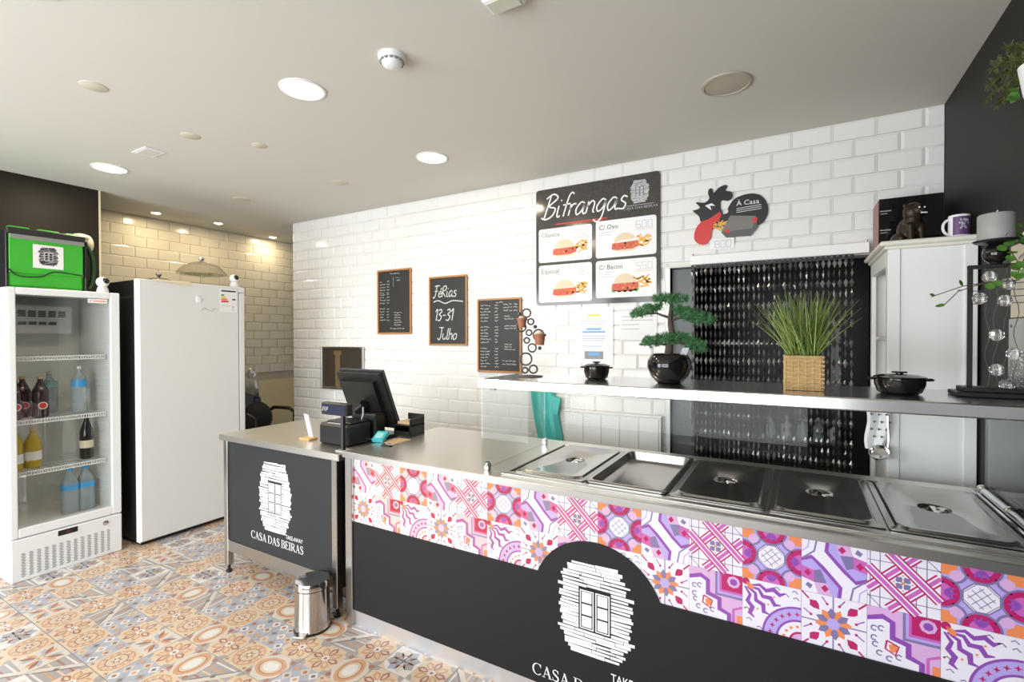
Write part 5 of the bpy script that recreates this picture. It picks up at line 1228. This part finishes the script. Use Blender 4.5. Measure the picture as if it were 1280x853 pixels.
m = MB(); m.tube([(0, 0, .147), (.001, 0, .158), (.003, 0, .164)], .0016, 5); m.build('wick', ['paper'], cw)
t = thing('beaded_vase', (.622, 2.165, SZ), 'small clear beaded glass vase behind the crystal frame at the right edge', 'vase')
m = MB(); m.lathe([(.022, 0), (.024, .004), (.024, .14), (.022, .14)], n=24); m.build('cylinder', ['glass'], t)
m = MB()
for j in range(16):
    for i in range(16): a = 2 * pi * (i + .5 * (j % 2)) / 16; m.ball((.027 * cos(a), .027 * sin(a), .008 + j * .0085), .0046, 0, 6)
m.build('glass_beads', ['crystal'], t, kind='stuff')

# ================================================================== right wall: prints, box and hanging plants
t = thing('wall_print', (XR - .001, 2.28, 1.69), 'cream paper print with a red scribble on the dark wall at the right edge', 'picture')
m = MB(); m.box(-.004, -.095, -.13, 0, .10, .12); m.build('sheet', [mat('cream_paper', (.62, .56, .44), .7)], t)
m = MB().frame((-.0045, 0, 0), (0, -1, 0), (0, 0, 1), (-1, 0, 0)); m.line(smooth2([(-.06, .06), (-.04, .035), (-.01, .04), (.02, .07)]), .006, 1, 0); m.line([(-.03, .07), (.02, .08)], .012, 1, 1)
for k in range(9): m.line([(-.09, -.0 - k * .012), (.08, -.0 - k * .012)], .0018, 1, 2)
m.line([(-.02, .0), (-.02, -.11)], .0018, 1, 2); m.build('print', ['orange', 'grey', 'lgrey'], t)
t = thing('wall_box', (XR - .001, 2.26, 1.48), 'flat grey metal cover with a dark hole on the dark wall, behind the crystal frame', 'cover')
m = MB(); m.box(-.02, -.09, -.12, 0, .08, .075, 0, .003); m.build('cover', [mat('grey_cover', (.38, .38, .38), .4)], t)
m = MB(); m.lathe([(.006, 0), (.006, .001), (0, .001)], (-.02, .055, .05), 12, 0, (-1, 0, 0)); m.build('hole', ['black'], t)
def leaf(m, c, d, n, L, w, mi=0):
    d = Vector(d).normalized(); s_ = d.cross(Vector(n)).normalized(); nn = s_.cross(d); c = Vector(c)
    m.add([c, c + d * L * .35 + s_ * w, c + d * L * .75 + s_ * w * .8, c + d * L + nn * L * .05, c + d * L * .75 - s_ * w * .8, c + d * L * .35 - s_ * w, c + d * L * .5 - nn * w * .25], [(0, 1, 6), (1, 2, 6), (2, 3, 6), (3, 4, 6), (4, 5, 6), (5, 0, 6)], mi, True)
t = thing('hanging_planter', (XR, 1.885, 2.24), 'white wall planter with feathery green fronds at the upper right edge', 'plant')
m = MB(); m.lathe([(.03, -.09), (.05, -.08), (.062, .0), (.056, .0), (.05, -.03), (0, -.03)], (-.068, 0, .0), 24); m.box(-.02, -.02, -.06, 0, .02, -.01); m.build('pot', ['paper'], t)
rg = random.Random(5); tips = [(-.10, .26, .07), (-.09, .28, .12), (-.06, .27, .15), (-.05, .24, .19), (-.11, .21, .10), (-.10, .2, .16), (-.12, .13, .12), (-.04, .3, .10), (-.07, .19, .2), (-.08, .24, .04)]
for tip in tips:
    m = MB(); b_ = Vector((-.068, 0, -.02)); e = Vector(tip) + Vector((0, .11, -.01)); mid = (b_ + e) / 2 + Vector((0, 0, .05)); P = [b_ * (1 - s_) ** 2 + mid * 2 * s_ * (1 - s_) + e * s_ * s_ for s_ in [i / 14 for i in range(15)]]
    m.tube(P, .0018, 5)
    for i in range(3, 15):
        d = (P[i] - P[i - 1]).normalized()
        for q in range(12): v = (d * .7 + Vector((rg.gauss(0, .7), rg.gauss(0, .7), rg.gauss(0, .7)))).normalized(); leaf(m, P[i], v, (.3, .2, 1), rg.uniform(.014, .026), .0022, 0)
    m.build('frond', ['fern'], t)
m = MB()
for k in range(7): v = Vector((-.6 + rg.gauss(0, .3), -.1 + rg.gauss(0, .5), -.2 + rg.gauss(0, .35))); leaf(m, (-.085, .15, -.035 + .006 * k), v, (0, -1, .6), .03, .010)
m.build('bright_leaves', ['leaf'], t)
t = thing('trailing_plant', (.618, 2.06, SZ + .4055), 'small potted creeper trailing round-leaved stems across the crystal frame', 'plant')
m = MB(); m.lathe([(.018, 0), (.022, .03), (.019, .03), (0, .026)], n=20); m.build('pot', ['terracotta'], t)
stems = [[(.0, 0, .03), (-.03, -.03, .08), (-.08, -.05, .06), (-.05, -.05, .0)], [(0, 0, .03), (-.02, -.05, .06), (-.05, -.055, -.03), (-.10, -.05, -.055), (-.17, -.04, -.065), (-.245, -.03, -.095)], [(0, 0, .03), (-.02, -.05, .03), (-.05, -.055, -.055), (-.12, -.045, -.058), (-.18, -.04, -.08), (-.215, -.03, -.125)],
         [(0, 0, .03), (-.01, -.03, .09), (.01, -.05, .05)], [(0, 0, .03), (-.03, .02, .1), (-.05, .0, .12)], [(0, 0, .03), (.0, -.04, .05), (.0, -.055, -.06)]]
rg = random.Random(9)
for P in stems:
    m = MB(); n_ = len(P); m.tube(P, .0014, 5); sm = m.build('stem', ['bark'], t)
    for i in range(1, n_):
        a, b = Vector(P[i - 1]), Vector(P[i]); long_ = n_ > 5
        for q in ((.0, .85) if long_ else (.2, .45, .7, .95)):
            if long_ and i in (n_ - 2,): continue
            m = MB(); c = a.lerp(b, q) + Vector((0, -.003, 0)); v = Vector((rg.uniform(-1, .4), -.35, rg.uniform(-.7, .5))); leaf(m, c, v, (0, -1, .5), rg.uniform(.024, .034), .0125 if not (long_ and i == n_ - 1) else .006); m.build('leaf', ['leaf'], sm)
for k in range(3): m = MB(); m.ball((-.03 + .018 * k, -.03, .085 + .006 * (k % 2)), .006, 0, 10); m.build('flower_bud', ['cream'], t)
